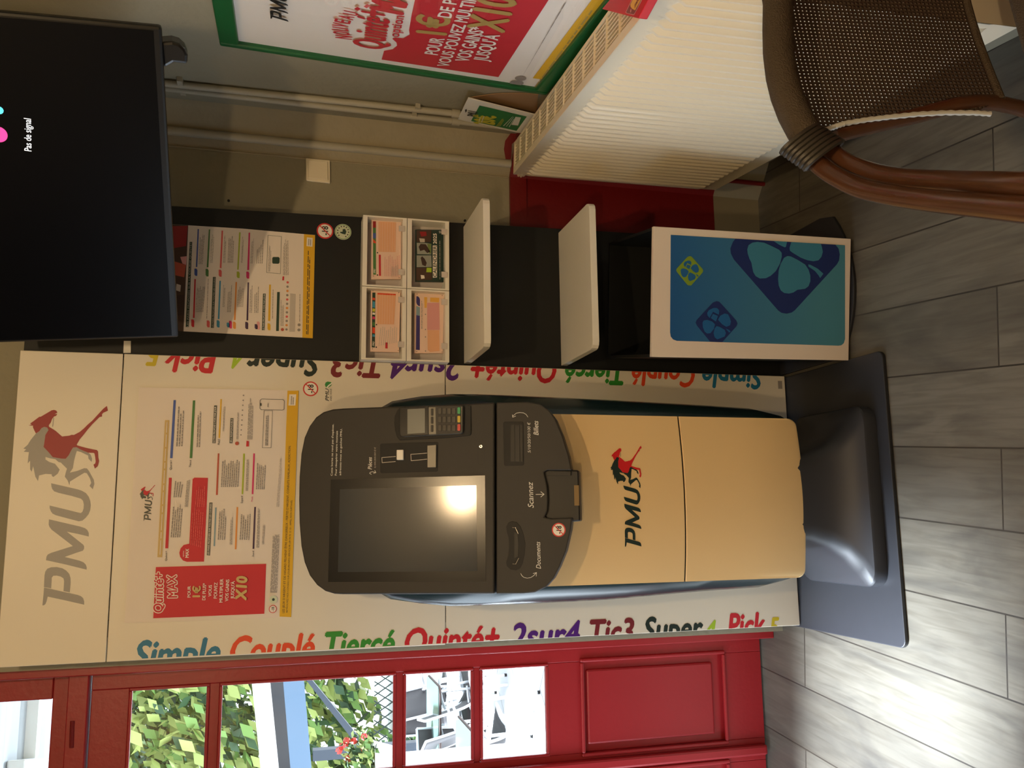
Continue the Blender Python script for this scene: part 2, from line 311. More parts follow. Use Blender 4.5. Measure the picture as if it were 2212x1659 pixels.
# vertical round moulding on the chamfer, box seam beside it
p0, p1 = CHAM.at((1095, 352)), CHAM.at((380, 288)); h = V((0, 0, 1))
struct(MB().tube([V((p0.x, p0.y, .918))+CHAM.n*.006, V((p0.x, p0.y, CEIL))+CHAM.n*.006], .013, 'pipe_grey', 12).build('trim_4', smooth=50))
struct(MB().tube([V((1.453, .122, .92)), V((1.453, .122, CEIL))], .0025, 'wall_dirty', 6).build('trim_5'))

# ------------------------------------------------------------------ door with the terrace behind it
df = MB()
J = .26
df.abox((RX-.03, .18, 0), (RX, .34, 2.46), 'red_door'); df.abox((-.95, .18, 0), (-.90, .34, 2.46), 'red_door')
ztb = DOOR.at((163, 1450)).z; zlt = DOOR.at((197, 1450)).z
df.abox((-.95, .235, zlt), (RX, .34, ztb+.012), 'red_door')
zt0 = DOOR.at((113, 1510)).z; df.abox((-.95, .262, ztb), (RX, .33, zt0), 'red_door'); df.abox((-.95, .25, 2.44), (RX, .33, 2.46), 'red_door')
xt = DOOR.at((60, 1514)).x; df.abox((xt, .262, zt0), (RX, .33, 2.44), 'red_door'); df.abox((-.95, .262, zt0), (-.86, .33, 2.44), 'red_door')
struct(df.build('trim_6', bevel=.003, origin=(RX, .26, 0)))
wn = MB().abox((-.86, .29, zt0), (xt, .294, 2.44), 'pane_glass'); struct(wn.build('window_1', origin=(-.5, .29, zt0)))
rows = [((280, 1492), (453, 1480)), ((475, 1478), (855, 1451)), ((872, 1450), (1022, 1441)), ((1037, 1440), (1183, 1430))]
zz = [(DOOR.at(b).z, DOOR.at(t).z) for t, b in rows]; GX0, GX1 = -.393, -.112; LX0, LX1 = -.428, RX-.03
def leaf(name, mir):
    X = (lambda x: x) if not mir else (lambda x: -.856-x)
    root = bpy.data.objects.new(name, None); C.objects.link(root); root.location = (X((LX0+LX1)/2), .26, .008); struct(root)
    def bx(mb, x0, x1, y0, y1, z0, z1, m='red_door'): x0, x1 = sorted((X(x0), X(x1))); mb.abox((x0, y0, z0), (x1, y1, z1), m)
    f = MB(); bx(f, LX0, GX0, .26, .30, .008, zlt-.004); bx(f, GX1, LX1, .26, .30, .008, zlt-.004)
    zs = [z for p in reversed(zz) for z in p]
    bx(f, GX0, GX1, .26, .30, zs[7], zlt-.004)
    for i in (1, 3, 5): bx(f, GX0, GX1, .264, .30, zs[i], zs[i+1])
    bx(f, GX0, GX1, .26, .30, .66, zs[0]); bx(f, GX0, GX1, .26, .30, .008, .15); bx(f, GX0, GX1, .272, .30, .15, .66)
    struct(f.build('door_frame', root, bevel=.002))
    q = MB()      # raised mouldings round the panes and the lower panel
    def ring(x0, x1, z0, z1, w, y0, y1):
        for a_ in ((x0-w, x0, z0-w, z1+w), (x1, x1+w, z0-w, z1+w), (x0, x1, z0-w, z0), (x0, x1, z1, z1+w)): bx(q, a_[0], a_[1], y0, y1, a_[2], a_[3])
    for z0, z1 in zz: ring(GX0+.008, GX1-.008, z0+.008, z1-.008, .009, .256, .268)
    struct(q.build('pane_moulding', root, bevel=.003))
    q = MB(); ring(-.392, -.114, .158, .652, .012, .250, .262); struct(q.build('panel_moulding', root, bevel=.004))
    q = MB(); bx(q, -.37, -.139, .262, .275, .19, .64); struct(q.build('door_panel', root, bevel=.01))
    for z0, z1 in zz:
        g = MB(); bx(g, GX0, GX1, .282, .286, z0, z1, 'pane_glass'); struct(g.build('pane', root))
    return root
dr = leaf('door_1', False); dl = leaf('door_2', True)
struct(MB().abox((-.445, .236, .012), (-.411, .262, zlt-.01), 'red_door').build('astragal', dr, bevel=.008))
hp = DOOR.at((165, 1540)); struct(MB().tube([(-.185, .234, hp.z+.004), (-.255, .234, hp.z+.002)], .006, 'red_paint', 8).build('hinge', dr, smooth=40))
# ------------------------------------------------------------------ cream display panel with the printed words
ZH1, ZH2, ZTOP, PW = 2.0301, 1.1509, 2.28, .80
BIG1 = Zm(40, 860, 7.541); BIG2 = Zm(70, 1030, 5.72)
LOGO_U = BIG2((232,80),(560,155),(610,172),(660,200),(695,245),(715,300),(722,350),(715,410),(695,460),(660,505),(620,540),(575,550),(440,515),(290,475),(250,455),(228,425),(214,385),(214,355),(420,405),(560,440),(600,448),(620,430),(633,390),(636,340),(625,295),(600,270),(480,235),(330,200),(270,180),(245,150),(235,115))
LOGO_M = BIG2((205,525),(590,615),(650,635),(680,660),(697,695),(697,738),(560,705),(425,678),(480,720),(630,840),(640,860),(638,890),(625,912),(540,940),(400,990),(580,1035),(630,1055),(660,1085),(672,1120),(670,1147),(420,1085),(168,1030),(175,985),(190,960),(230,940),(500,855),(430,800),(240,655),(212,620),(202,590))
LOGO_P1 = BIG2((145,1367),(560,1460),(600,1475),(628,1500),(640,1540),(640,1580),(400,1525),(190,1480),(175,1540),(160,1575),(140,1588),(124,1588),(138,1450))
LOGO_P2 = BIG2((143,1362),(150,1220),(160,1170),(185,1135),(230,1118),(300,1115),(370,1130),(420,1160),(455,1200),(470,1250),(472,1310),(462,1428),(385,1411),(392,1290),(385,1255),(350,1232),(300,1220),(260,1222),(240,1245),(238,1290),(232,1378))
HORSE_RED = BIG1((165,445),(215,430),(190,415),(240,380),(340,305),(365,303),(540,200),(580,192),(615,203),(635,235),(590,262),(632,258),(615,288),(580,300),(545,345),(525,400),(495,440),(495,465),(600,530),(710,625),(830,612),(865,598),(905,600),(1000,550),(1070,490),(1130,430),(1200,370),(1320,240),(1380,175),(1440,128),(1458,205),(1420,222),(1380,240),(1360,265),(1362,300),(1320,310),(1200,430),(1130,510),(1060,600),(1000,670),(950,755),(955,770),(1100,810),(1230,838),(1275,845),(1295,870),(1300,960),(1313,1025),(1305,1060),(1290,1110),(1245,1148),(1222,1085),(1250,1065),(1258,1030),(1250,960),(1240,905),(1225,893),(1140,890),(1060,860),(1000,830),(950,800),(890,805),(860,850),(820,930),(770,988),(700,985),(560,962),(500,890),(410,795),(420,740),(440,600),(490,520),(470,480),(420,470),(375,490),(340,540),(285,575),(260,530),(235,470),(240,450))
HORSE_GREY = BIG1((285,575),(340,540),(375,490),(420,472),(470,480),(490,520),(440,600),(420,740),(410,795),(500,890),(560,962),(700,985),(770,988),(820,930),(860,850),(890,805),(950,800),(1000,830),(1060,862),(1140,890),(1175,920),(1200,990),(1190,1040),(1140,985),(1135,935),(1090,915),(1020,880),(950,860),(930,920),(905,1020),(885,1140),(835,1215),(960,1185),(1070,1142),(1115,1145),(1150,1190),(1225,1330),(1235,1400),(1210,1485),(1158,1430),(1185,1380),(1165,1310),(1115,1225),(1075,1215),(1000,1260),(838,1360),(832,1420),(800,1340),(755,1280),(770,1215),(790,1150),(690,1050),(650,1040),(600,995),(510,980),(440,958),(440,1000),(500,1040),(595,1070),(670,1165),(640,1230),(570,1285),(545,1270),(540,1240),(440,1235),(335,1260),(318,1352),(275,1280),(240,1110),(215,1200),(190,1160),(190,1020),(150,1065),(160,960),(170,880),(85,875),(125,835),(80,822),(150,760),(200,680))
REIN = BIG1((570,320),(581,320),(564,465),(550,465))
LREF = [PANEL.ab(p) for p in BIG2((640, 1580), (232, 80))] + [PANEL.ab(BIG1((1440, 128))[0])]
def affine(src, dst):
    (a0, b0), (a1, b1), (a2, b2) = src; D = (a1-a0)*(b2-b0)-(a2-a0)*(b1-b0)
    def f(p):
        s_ = ((p[0]-a0)*(b2-b0)-(a2-a0)*(p[1]-b0))/D; t = ((a1-a0)*(p[1]-b0)-(p[0]-a0)*(b1-b0))/D
        return (dst[0][0]+s_*(dst[1][0]-dst[0][0])+t*(dst[2][0]-dst[0][0]), dst[0][1]+s_*(dst[1][1]-dst[0][1])+t*(dst[2][1]-dst[0][1]))
    return f
def logo(art, px3, mgrey, mred, letters=('P', 'M', 'U'), horse=True, src=None):
    f = affine(src or LREF, [art.s.ab(p) for p in px3])
    T = lambda pts: [f(PANEL.ab(p)) for p in pts]
    for k, ps in (('U', [LOGO_U]), ('M', [LOGO_M]), ('P', [LOGO_P1, LOGO_P2])):
        if k in letters:
            for p in ps: art.polyab(T(p), mgrey)
    if horse:
        art.polyab(T(HORSE_GREY), mgrey); art.polyab(T(REIN), mgrey); art.up().polyab(T(HORSE_RED), mred)
pan = thing('freestanding_display', (.4, 0, 0), 'tall cream display panel with coloured game names down both edges behind the terminal', 'display panel')
def board(name, z0, z1, dx=0, t=.006):
    return MB().abox((dx, 0, z0), (PW, t, z1), 'cream_board').build(name, pan, bevel=.0015)
board('header_board', ZH1+.0012, ZTOP); board('upper_board', ZH2+.0012, ZH1-.0012); board('lower_board', .016, ZH2-.0012, .003)
for x in (.06, .70): MB().abox((x, .006, .012), (x+.04, .055, ZTOP-.05), 'charcoal').build('support_post', pan)
def plate(name, parent, x0, x1, y0, y1, h, r, m, medge):
    pts = []
    for cx_, cy__, a0 in ((x1-r, y0+r, -90), (x1-.02, y1-.02, 0), (x0+.02, y1-.02, 90), (x0+r, y0+r, 180)):
        rr = r if cy__ < (y0+y1)/2 else .02
        pts += [V((cx_+rr*cos(radians(a0+90*k/6)), cy__+rr*sin(radians(a0+90*k/6)), h)) for k in range(7)]
    return MB().prism(pts, (0, 0, -h+.0005), m, medge).build(name, parent, bevel=.0025)
plate('base_plate', pan, -.004, .797, -.474, .058, .012, .022, 'charcoal', 'charcoal_edge')
a = Art(PANEL)
for p in (LOGO_U, LOGO_M, LOGO_P1, LOGO_P2): a.poly(p, 'logo_grey')
a.poly(HORSE_GREY, 'logo_grey'); a.poly(REIN, 'logo_grey'); a.up().poly(HORSE_RED, 'logo_red'); a.build('printed_logo', pan)
WORDS_L = [('Simple', 290, 474, 'blue'), ('Couplé', 499, 678, 'orange'), ('Tiercé', 703, 851, 'green'), ('Quinté+', 876, 1078, 'red'), ('2sur4', 1103, 1252, 'violet'), ('Tic3', 1276, 1369, 'maroon'), ('Super', 1391, 1518, 'dkgreen'), ('4', 1523, 1546, 'lime'), ('Pick', 1573, 1652, 'red'), ('5', 1662, 1683, 'yellow')]
WORDS_R = [('Simple', 1645, 1518, 'blue'), ('Couplé', 1499, 1366, 'orange'), ('Tiercé', 1344, 1222, 'green'), ('Quinté+', 1200, 1018, 'red'), ('2sur4', 997, 845, 'violet'), ('Tic3', 820, 717, 'maroon'), ('Super', 690, 535, 'dkgreen'), ('4', 525, 502, 'lime'), ('Pick', 468, 358, 'red'), ('5', 348, 317, 'yellow')]
for ws, side in ((WORDS_L, 0), (WORDS_R, 1)):
    for w, xa, xb, c in ws:
        ey = (lambda x: 1441-.0504*x) if not side else (lambda x: 757+.0333*(x-37))
        b0 = PANEL.ab((xa, ey(xa)))[1]; b1 = PANEL.ab((xb, ey(xb)))[1]
        dig = w in '45'
        cap, vis = .071, (.048 if not dig else .030) if not side else (.045 if not dig else .030)
        if dig: cap = .055
        aa = vis-cap if not side else PW-vis+cap
        a = Art(PANEL); a.clips = [(lambda p: p[0]-.004) if not side else (lambda p: PW-.001-p[0])]
        a.textab(w, (aa, b0), (aa, b1), cap, 'word_'+c, .22, .026); a.build('printed_word', pan)
def age_sticker(parent, surf, px, r, lift=.0006, green=False):
    a = Art(surf, lift); a.disc(px, r, 'sticker_red' if not green else 'sticker_cream'); a.up()
    if not green:
        a.disc(px, r*.83, 'sticker_white'); a.up(); a.text('-18', (px[0]+r*.38, px[1]+r*.55), (px[0]+r*.38, px[1]-r*.55), r*.72, 'ink_black', 0, .02)
        a.up().stroke([(px[0]+r*.62, px[1]+r*.62), (px[0]-r*.62, px[1]-r*.62)][::1] if False else [(px[0]+r*.6, px[1]+r*.6), (px[0]-r*.6, px[1]-r*.6)], r*.12, 'sticker_red')
    else:
        a.disc(px, r*.93, 'leaf_green', r0=.94)
        x, y = px; a.poly([(x-.05*r, y-.32*r), (x+.25*r, y-.38*r), (x+.42*r, y-.02*r), (x+.3*r, y+.34*r), (x-.02*r, y+.28*r), (x-.38*r, y+.12*r), (x-.36*r, y), (x-.06*r, y-.02*r)], 'print_dkgreen')
        for i, ch in enumerate('RESPONSABLE'):
            t = radians(150-28*i); cx_, cy__ = x-.70*r*cos(t-pi/2+pi/2) if False else x+.70*r*sin(t), y-.70*r*cos(t)
            a.disc((cx_, cy__), r*.09, 'ink_dark', 6)
    return a.build('sticker', parent)
age_sticker(pan, PANEL, (671, 840), 16)
a = Art(PANEL); K = Zm(640, 470, 4.15)
a.text('PMU', *K((292, 1645), (292, 1530)), 7.4, 'ink_black', .3, .015); a.text('AVEC VOUS', *K((318, 1645), (318, 1535)), 3.6, 'ink_black', .2, .01)
a.poly(K((256, 1500), (262, 1480), (280, 1470), (310, 1475), (322, 1490), (310, 1510), (285, 1525), (265, 1522)), 'leaf_green'); a.up().poly(K((270, 1520), (290, 1500), (318, 1480), (322, 1490), (296, 1510), (280, 1526)), 'sticker_white'); a.build('sticker', pan)
a = Art(PANEL); a.poly([(1680, 823), (1689, 823), (1690, 840), (1681, 840)], 'ink_grey'); a.build('maker_label', pan)

# ------------------------------------------------------------------ paper poster on the panel
pp = thing('poster', PANEL.at((450, 1090)), 'creased white paper poster with red box and yellow strip on the cream panel', 'poster')
PS = PANEL.shift(.003)
C7 = Zm(280, 820, 5.82); C8 = Zm(280, 1080, 5.82)
q = [(300.6, 837), (645, 844), (629, 1333), (269, 1346)]
mb = MB(); R_, S_ = [], 12
for i in range(S_+1):
    row = []
    for j in range(9):
        t, w = i/S_, j/8; px = tuple((q[0][k]*(1-t)+q[1][k]*t)*(1-w)+(q[3][k]*(1-t)+q[2][k]*t)*w for k in (0, 1))
        row.append(PANEL.at(px, .0022))
    R_.append(row)
mb.grid(R_, 'paper'); mb.build('sheet', pp, solid=.0006)
a = Art(PS); a.poly([(621, 844), (645, 844), (629, 1333), (604, 1332)], 'print_yellow'); a.up()
a.text("LES JEUX D'ARGENT ET DE HASARD PEUVENT ÊTRE DANGEREUX : PERTES D'ARGENT, CONFLITS FAMILIAUX, ADDICTION.", (614.5, 1324), (628, 962.6), 4.6, 'ink_dark', 0, .006)
a.text("RETROUVEZ NOS CONSEILS SUR JOUEURS-INFO-SERVICE.FR (09 74 75 13 13 - APPEL NON SURTAXÉ)", (621.5, 1323), (631.5, 1081), 3.6, 'ink_dark')
a.poly([(625, 852), (640, 852), (638, 876), (623, 876)], 'paper_white'); a.up().lines([(628, 855), (636, 855), (635, 874), (627, 874)], 2, 'ink_grey'); a.build('warning_strip', pp)
a = Art(PS); a.poly([(336.7, 1225), (575, 1218), (571, 1325.7), (331, 1335.5)], 'print_red'); a.up()
for t, p0, p1, cap, sh in (('Quinté+', (351.5, 1322), (352.5, 1236), 19, .15), ('MAX', (383, 1290), (381, 1241), 19, .12)):
    a.text(t, p0, p1, cap, 'paper_white', sh, .085); a.up(); a.text(t, p0, p1, cap, 'print_red', sh, .02); a.up()
a.text('option', (361.5, 1283), (361.8, 1255), 5, 'print_red', 0, .01)
for t, p0, p1, cap in (('POUR', (768, 1222), (770, 1080), 6.5), ('DE PLUS*', (955, 1255), (965, 1045), 7), ('VOUS', (1030, 1210), (1036, 1068), 6.5), ('POUVEZ', (1100, 1235), (1108, 1035), 7), ('MULTIPLIER', (1170, 1285), (1180, 990), 7), ('VOS GAINS', (1243, 1270), (1255, 998), 7), ("JUSQU'À", (1313, 1238), (1322, 1020), 7)):
    a.text(t, *C8(p0, p1), cap, 'paper_white', 0, .02)
a.text('1€', *C8((885, 1215), (893, 1080)), 15, 'print_gold', 0, .04); a.text('X10', *C8((1462, 1252), (1475, 960)), 21, 'print_gold', .12, .05); a.build('red_advert', pp)
def bars(a, crop, items):
    for q_, m in items: a.poly(crop(*q_), m)
a = Art(PS)
a.poly([(356.5, 907.6), (366, 907.6), (350.4, 1203.7), (340, 1203.7)], 'print_gold'); a.poly([(365, 1032), (371, 1032), (363.3, 1184.5), (357, 1184.5)], 'print_red')
bars(a, C7, [(((552, 258), (582, 258), (540, 988), (508, 988)), 'print_blue'), (((795, 262), (825, 262), (787, 988), (755, 988)), 'print_green'), (((1062, 325), (1100, 325), (1080, 800), (1040, 800)), 'header_grey'), (((1142, 245), (1160, 245), (1136, 735), (1118, 735)), 'print_yellow'), (((1268, 485), (1305, 485), (1295, 800), (1255, 800)), 'header_grey'), (((1108, 928), (1128, 928), (1108, 1450), (1085, 1450)), 'print_brown'), (((1428, 930), (1450, 930), (1428, 1440), (1408, 1440)), 'print_lime'), (((1555, 928), (1575, 928), (1556, 1440), (1535, 1440)), 'print_pink')])
a.poly([(452.3, 1085.5), (459, 1085.5), (453.5, 1200), (446.7, 1199.5)], 'header_grey')
bars(a, C8, [(((1075, 95), (1093, 95), (1073, 580), (1055, 580)), 'print_bluegrey'), (((1345, 90), (1365, 90), (1343, 620), (1322, 620)), 'print_orange'), (((1567, 88), (1588, 88), (1567, 615), (1545, 615)), 'print_purple')])
a.poly(C7((815, 1232), (985, 1235))+C8((935, 775), (720, 778), (670, 760), (635, 715), (625, 665), (640, 610), (680, 565), (750, 550))+C7((792, 1250)), 'print_red')
a.build('colour_bars', pp)
a = Art(PS, .0012)
a.text('MAX', *C8((742, 725), (746, 612)), 7, 'paper_white', .1, .03); a.text('option', *C8((682, 715), (686, 640)), 3, 'paper_white')
a.text('LE PARI PROPOSÉ 2 FOIS PAR JOUR', *C7((1070, 792), (1090, 340)), 3.6, 'paper_white', 0, .01); a.text('LES PARIS PROPOSÉS SUR TOUTES LES COURSES', *C8((1000, 690), (1033, 45)), 3.4, 'paper_white', 0, .01)
a.text('JEU RESPONSABLE', *C7((1285, 792), (1297, 495)), 3.4, 'paper_white')
for t, cr, p0, p1, cap in (('Quinté+', C8, (470, 765), (472, 640), 4), ('Quarté+', C7, (528, 1135), (532, 1010), 4), ('Tiercé', C7, (772, 1102), (776, 1012), 4), ('Pick5', C7, (1132, 822), (1134, 750), 4), ('Super4', C7, (1420, 1556), (1424, 1462), 4), ('2sur4', C8, (1562, 716), (1566, 640), 4)): a.text(t, *cr(p0, p1), cap, 'ink_dark', .2, .01)
a.text('Multi', *C7((1548, 1535), (1552, 1470)), 3.6, 'print_pink', .1, .01)
for cr, q_, n, sd in ((C7, ((605, 320), (695, 350), (670, 840), (578, 840)), 3, 1), (C7, ((855, 325), (905, 325), (890, 850), (835, 850)), 2, 2), (C7, ((565, 1260), (685, 1270), (650, 1480), (545, 1480)), 4, 3), (C7, ((1180, 330), (1205, 330), (1190, 650), (1165, 650)), 2, 4), (C7, ((1355, 350), (1380, 350), (1368, 750), (1340, 750)), 2, 5), (C7, ((1495, 195), (1560, 200), (1545, 755), (1475, 755)), 4, 6), (C7, ((1160, 1000), (1390, 1000), (1370, 1350), (1140, 1350)), 9, 7), (C7, ((1470, 985), (1505, 985), (1490, 1400), (1455, 1400)), 2, 8), (C7, ((1600, 1000), (1720, 1020), (1700, 1380), (1580, 1380)), 5, 9), (C8, ((545, 20), (680, 20), (640, 470), (510, 470)), 5, 10), (C8, ((1125, 100), (1225, 110), (1205, 500), (1100, 500)), 4, 11), (C8, ((1270, 200), (1300, 200), (1290, 560), (1255, 560)), 2, 12), (C8, ((1395, 160), (1530, 160), (1510, 500), (1375, 500)), 5, 13), (C8, ((1610, 95), (1640, 95), (1630, 600), (1590, 600)), 2, 14), (C8, ((1680, 200), (1705, 330), (1690, 560), (1660, 560)), 2, 15), (C7, ((720, 1240), (765, 1240), (735, 1600), (690, 1600)), 3, 16)):
    a.lines(cr(*q_), n, 'ink_grey', .4, sd)
a.lines(C8((1800, 430), (1885, 430), (1855, 1165), (1765, 1165)), 8, 'ink_grey', .5, 20, .03); a.lines(C7((1890, 960), (1925, 960), (1880, 1600), (1840, 1600)), 3, 'ink_light', .4, 21)
a.lines(C7((840, 1330), (960, 1300), (950, 1600), (815, 1600)), 5, 'print_red_light', .4, 22); a.lines(C8((790, 40), (945, 40), (905, 600), (760, 560)), 6, 'print_red_light', .35, 23)
a.lines([(358.5, 912), (364, 912), (349, 1198), (343, 1198)], 1, 'paper', .3, 24, .0)
for i in range(9): a.disc(C7((1432-4.0*i, 200+62*i))[0], 1.6, 'ink_grey', 8)
a.disc(C7((1350, 803))[0], 4, 'print_brown', 14); a.poly(C7((1470, 768), (1500, 775), (1498, 842), (1465, 842)), 'print_red')
a.outline(C7((1690, 392), (1795, 392), (1778, 858), (1668, 858)), .7, 'ink_dark'); a.lines(C7((1710, 440), (1750, 450), (1740, 830), (1700, 830)), 2, 'ink_grey', .5, 25, .1)
a.outline(C7((1660, 245), (1925, 252), (1945, 270), (1942, 372), (1920, 386), (1655, 380), (1637, 362), (1640, 262)), .9, 'ink_dark'); a.poly(C7((1642, 298), (1658, 298), (1658, 332), (1642, 332)), 'ink_dark'); a.text('PMU', *C7((1748, 348), (1749, 292)), 2.6, 'ink_dark', .3, .01)
a.disc((589.3, 1315.4), 8.4, 'sticker_red'); a.up().disc((589.3, 1315.4), 7, 'paper_white'); a.up().text('-18', (592.5, 1320), (592.5, 1311), 6, 'ink_dark', 0, .02)
a.disc((590.6, 1294.8), 8.6, 'sticker_cream'); a.up().disc((590.6, 1294.8), 3.4, 'print_dkgreen', 5)
a.build('printed_text', pp)
a = Art(PS); logo(a, C8((270, 255))+C7((190, 1510), (318, 1323)), 'header_grey', 'print_red'); a.build('printed_logo', pp)

# ------------------------------------------------------------------ the terminal
TX, TY = .40, -.25
kt = thing('betting_terminal', (TX, TY, .012), 'dark grey self-service betting terminal with touch screen and tan cabinet front', 'terminal')
# foot: flange with hipped faces rising to the column
def rrect(x0, x1, y0, y1, r, z, n=6, dz=0):
    out = []
    for cx_, cy__, a0 in ((x1-r, y0+r, -90), (x1-r, y1-r, 0), (x0+r, y1-r, 90), (x0+r, y0+r, 180)):
        out += [V((cx_+r*cos(radians(a0+90*k/n)), cy__+r*sin(radians(a0+90*k/n)), z)) for k in range(n+1)]
    return out
F = (.150, .650, -.428, -.085)
prof = [(0, .013, .045), (0, .046, .045), (.004, .052, .045), (.035, .064, .05), (.075, .088, .052), (.105, .125, .05), (.125, .175, .045), (.135, .26, .04)]
mb = MB(); mb.loft([rrect(F[0]+i, F[1]-i, F[2]+i*.62, F[3]-i*.2, r, z) for i, z, r in prof], 'charcoal'); mb.build('foot', kt, smooth=35)
# rear shell
SL = [(800, 1289), (850, 1300), (960, 1308), (1100, 1304), (1300, 1294), (1500, 1276), (1700, 1262), (1745, 1254)]
SR = [(800, 870), (850, 860), (930, 853), (1060, 855), (1300, 866), (1500, 877), (1690, 890), (1725, 897)]
SS = Surf((0, -.20, 0), (1, 0, 0), (0, 0, 1))
LL = sorted((SS.at(p).z, SS.at(p).x) for p in SL); RR = sorted((SS.at(p).z, SS.at(p).x) for p in SR)
def interp(t, z):
    if z <= t[0][0]: return t[0][1]
    for (z0, x0), (z1, x1) in zip(t, t[1:]):
        if z <= z1: return x0+(x1-x0)*(z-z0)/(z1-z0)
    return t[-1][1]
HFY = lambda z: -.36+(z-1.092)*tan(radians(25))
rings = []
for i in range(17):
    z = .215+(1.40-.215)*i/16; xl, xr = interp(LL, z), interp(RR, z); k = max(0, (z-1.30)/.10)
    yb = -.035-.10*k**2; ym = -.20+.02*k
    ins = .03*k*k; xl += ins; xr -= ins
    if i == 0: xl += .012; xr -= .012
    fy = max(-.318, HFY(z)+.062); S_ = lambda y: max(y, fy+(y+.318)*.4)
    pts = [(.188, -.318), (xl+.012, -.275), (xl, -.225), (xl+.002, -.17), (xl+.02, -.10), (xl+.06, yb-.012), (xl+.12, yb)]
    pts += [(xr-.12, yb), (xr-.06, yb-.012), (xr-.02, -.10), (xr-.002, -.17), (xr, -.225), (xr-.012, -.275), (.612, -.318)]
    rings.append([V((x, S_(y), z)) for x, y in pts])
MB().loft(rings, 'shell_teal').build('rear_shell', kt, smooth=50)
# tan covers, slightly bowed, seam between
CV = Surf((0, -.33, 0), (1, 0, 0), (0, 0, 1)); zs_ = CV.at((1465, 893)).z; x0c, x1c = .177, .6185
def cover(name, z0, z1, rb):
    mb = MB(); front = []; wid_ = x1c-x0c; tt = [k/24 for k in range(25)]
    if rb: e_ = [rb/wid_*(1-cos(pi/2*k/6)) for k in range(6)]; tt = e_+[rb/wid_+(1-2*rb/wid_)*k/22 for k in range(23)]+[1-t for t in e_[::-1]]
    for t in tt:
        x = x0c+wid_*t; y = -.33-.020*(1-(2*t-1)**2)
        e = min(t, 1-t)*wid_; zb = z0 + ((rb-math.sqrt(max(0, rb*rb-(rb-e)**2))) if rb and e < rb else 0)
        front.append((x, y, zb))
    rows_ = []
    for zf, dy in ((0, .016), (.0, .003), (.006, 0), (.5, 0), (.994, 0), (1., .003)):
        rows_.append([V((x, y+dy, zb+(z1-zb)*zf)) for x, y, zb in front])
    if rb: rows_[2] = [V((x, y, zb+.012)) for x, y, zb in front]; rows_[1] = [V((x, y+.006, zb+.002)) for x, y, zb in front]
    mb.grid(rows_, 'cover_cream')
    back = [[V((x, y+.03, z)) for x, y, zb in front] for z in (z0, z1)]; mb.grid(back[::-1], 'gap_black')
    for i in (0, -1): mb.poly([rows_[1][i], rows_[-1][i], rows_[-1][i]+V((0, .03, 0)), rows_[1][i]+V((0, .03, 0))], 'cover_cream')
    return mb.build(name, kt, smooth=40)
cover('upper_cover', zs_+.0015, 1.02, 0); cover('lower_cover', .199, zs_-.0015, .022)
CVF = CV.shift(.0205)
K4 = Zm(1300, 950, 6.633); a = Art(CVF); 
bow = lambda o: None
logo(a, K4((580, 1530), (308, 655), (575, 80)), 'logo_green', 'logo_red_bright')
for p in a.mb.v: t = (p.x-x0c)/(x1c-x0c); p.y += .020*(2*t-1)**2
a.build('printed_logo', kt)
# head
ha = radians(25); HC = SS.o; HS = Surf(Surf((0, -.36, 0), (1, 0, 0), (0, 0, 1)).at((1070, 1076)), (1, 0, 0), (0, sin(ha), cos(ha)))
TH = -HS.n*.045
H1 = [(1068, 869), (1000, 873), (850, 878), (740, 882), (718, 884), (698, 890), (682, 901), (668, 920), (657, 945), (650, 980), (646, 1030), (645, 1080), (646, 1130), (650, 1180), (657, 1215), (668, 1243), (684, 1264), (702, 1277), (722, 1283), (740, 1284), (900, 1283.5), (1068, 1283)]
H2 = [(1072, 1283), (1130, 1282.5), (1155, 1280), (1180, 1268), (1196, 1250), (1209, 1225), (1223, 1190), (1233, 1145), (1236, 1118), (1190, 1120.5), (1176, 1117), (1182, 1104), (1184, 1080), (1182, 1050), (1175, 1020), (1182, 1016), (1235, 1016), (1229, 985), (1215, 940), (1200, 905), (1186, 886), (1166, 872), (1140, 867.5), (1072, 869)]
MB().prism([HS.at(p) for p in H1], TH, 'head_grey').build('screen_fascia', kt, bevel=.004)
MB().prism([HS.at(p) for p in H2], TH, 'head_grey').build('slot_fascia', kt, bevel=.003)
bb = [(1066, 880), (900, 884), (760, 890), (700, 915), (670, 960), (662, 1080), (672, 1200), (700, 1250), (760, 1275), (900, 1274), (1066, 1273), (1150, 1268), (1190, 1220), (1210, 1120), (1205, 1010), (1190, 930), (1150, 882)]
MB().prism([HS.at(p, -.0452) for p in bb], -HS.n*.06, 'matt_black').build('head_housing', kt)
hx = lambda z: 0
# neck joining head housing and cabinet
MB().abox((.22, -.30, .86), (.58, -.12, 1.12), 'matt_black').build('neck', kt)
def slab(name, pxs, d, m, l=.0, parent=kt, bev=.001): return MB().prism([HS.at(p, l+d) for p in pxs], -HS.n*d, m).build(name, parent, bevel=bev)
sc_ = slab('touch_screen', [(715, 1036), (1048, 1027), (1049.5, 1256), (709, 1257)], .0012, 'bezel_dark', bev=0)
a = Art(HS, .0018); a.poly([(734.7, 1057), (1029.5, 1048), (1031, 1233.6), (730.4, 1235.7)], 'display_dark'); a.build('screen_display', sc_)
def rr_px(x0, y0, x1, y1, r, n=5, skew=0):
    out = []
    for cx_, cy__, a0 in ((x1-r, y1-r, 0), (x0+r, y1-r, 90), (x0+r, y0+r, 180), (x1-r, y0+r, 270)):
        out += [(cx_+r*cos(radians(a0+90*k/n)), cy__+r*sin(radians(a0+90*k/n))) for k in range(n+1)]
    return out
KA = Zm(640, 860, 6.144); KB = Zm(960, 840, 6.144); KC = Zm(960, 1050, 6.144)
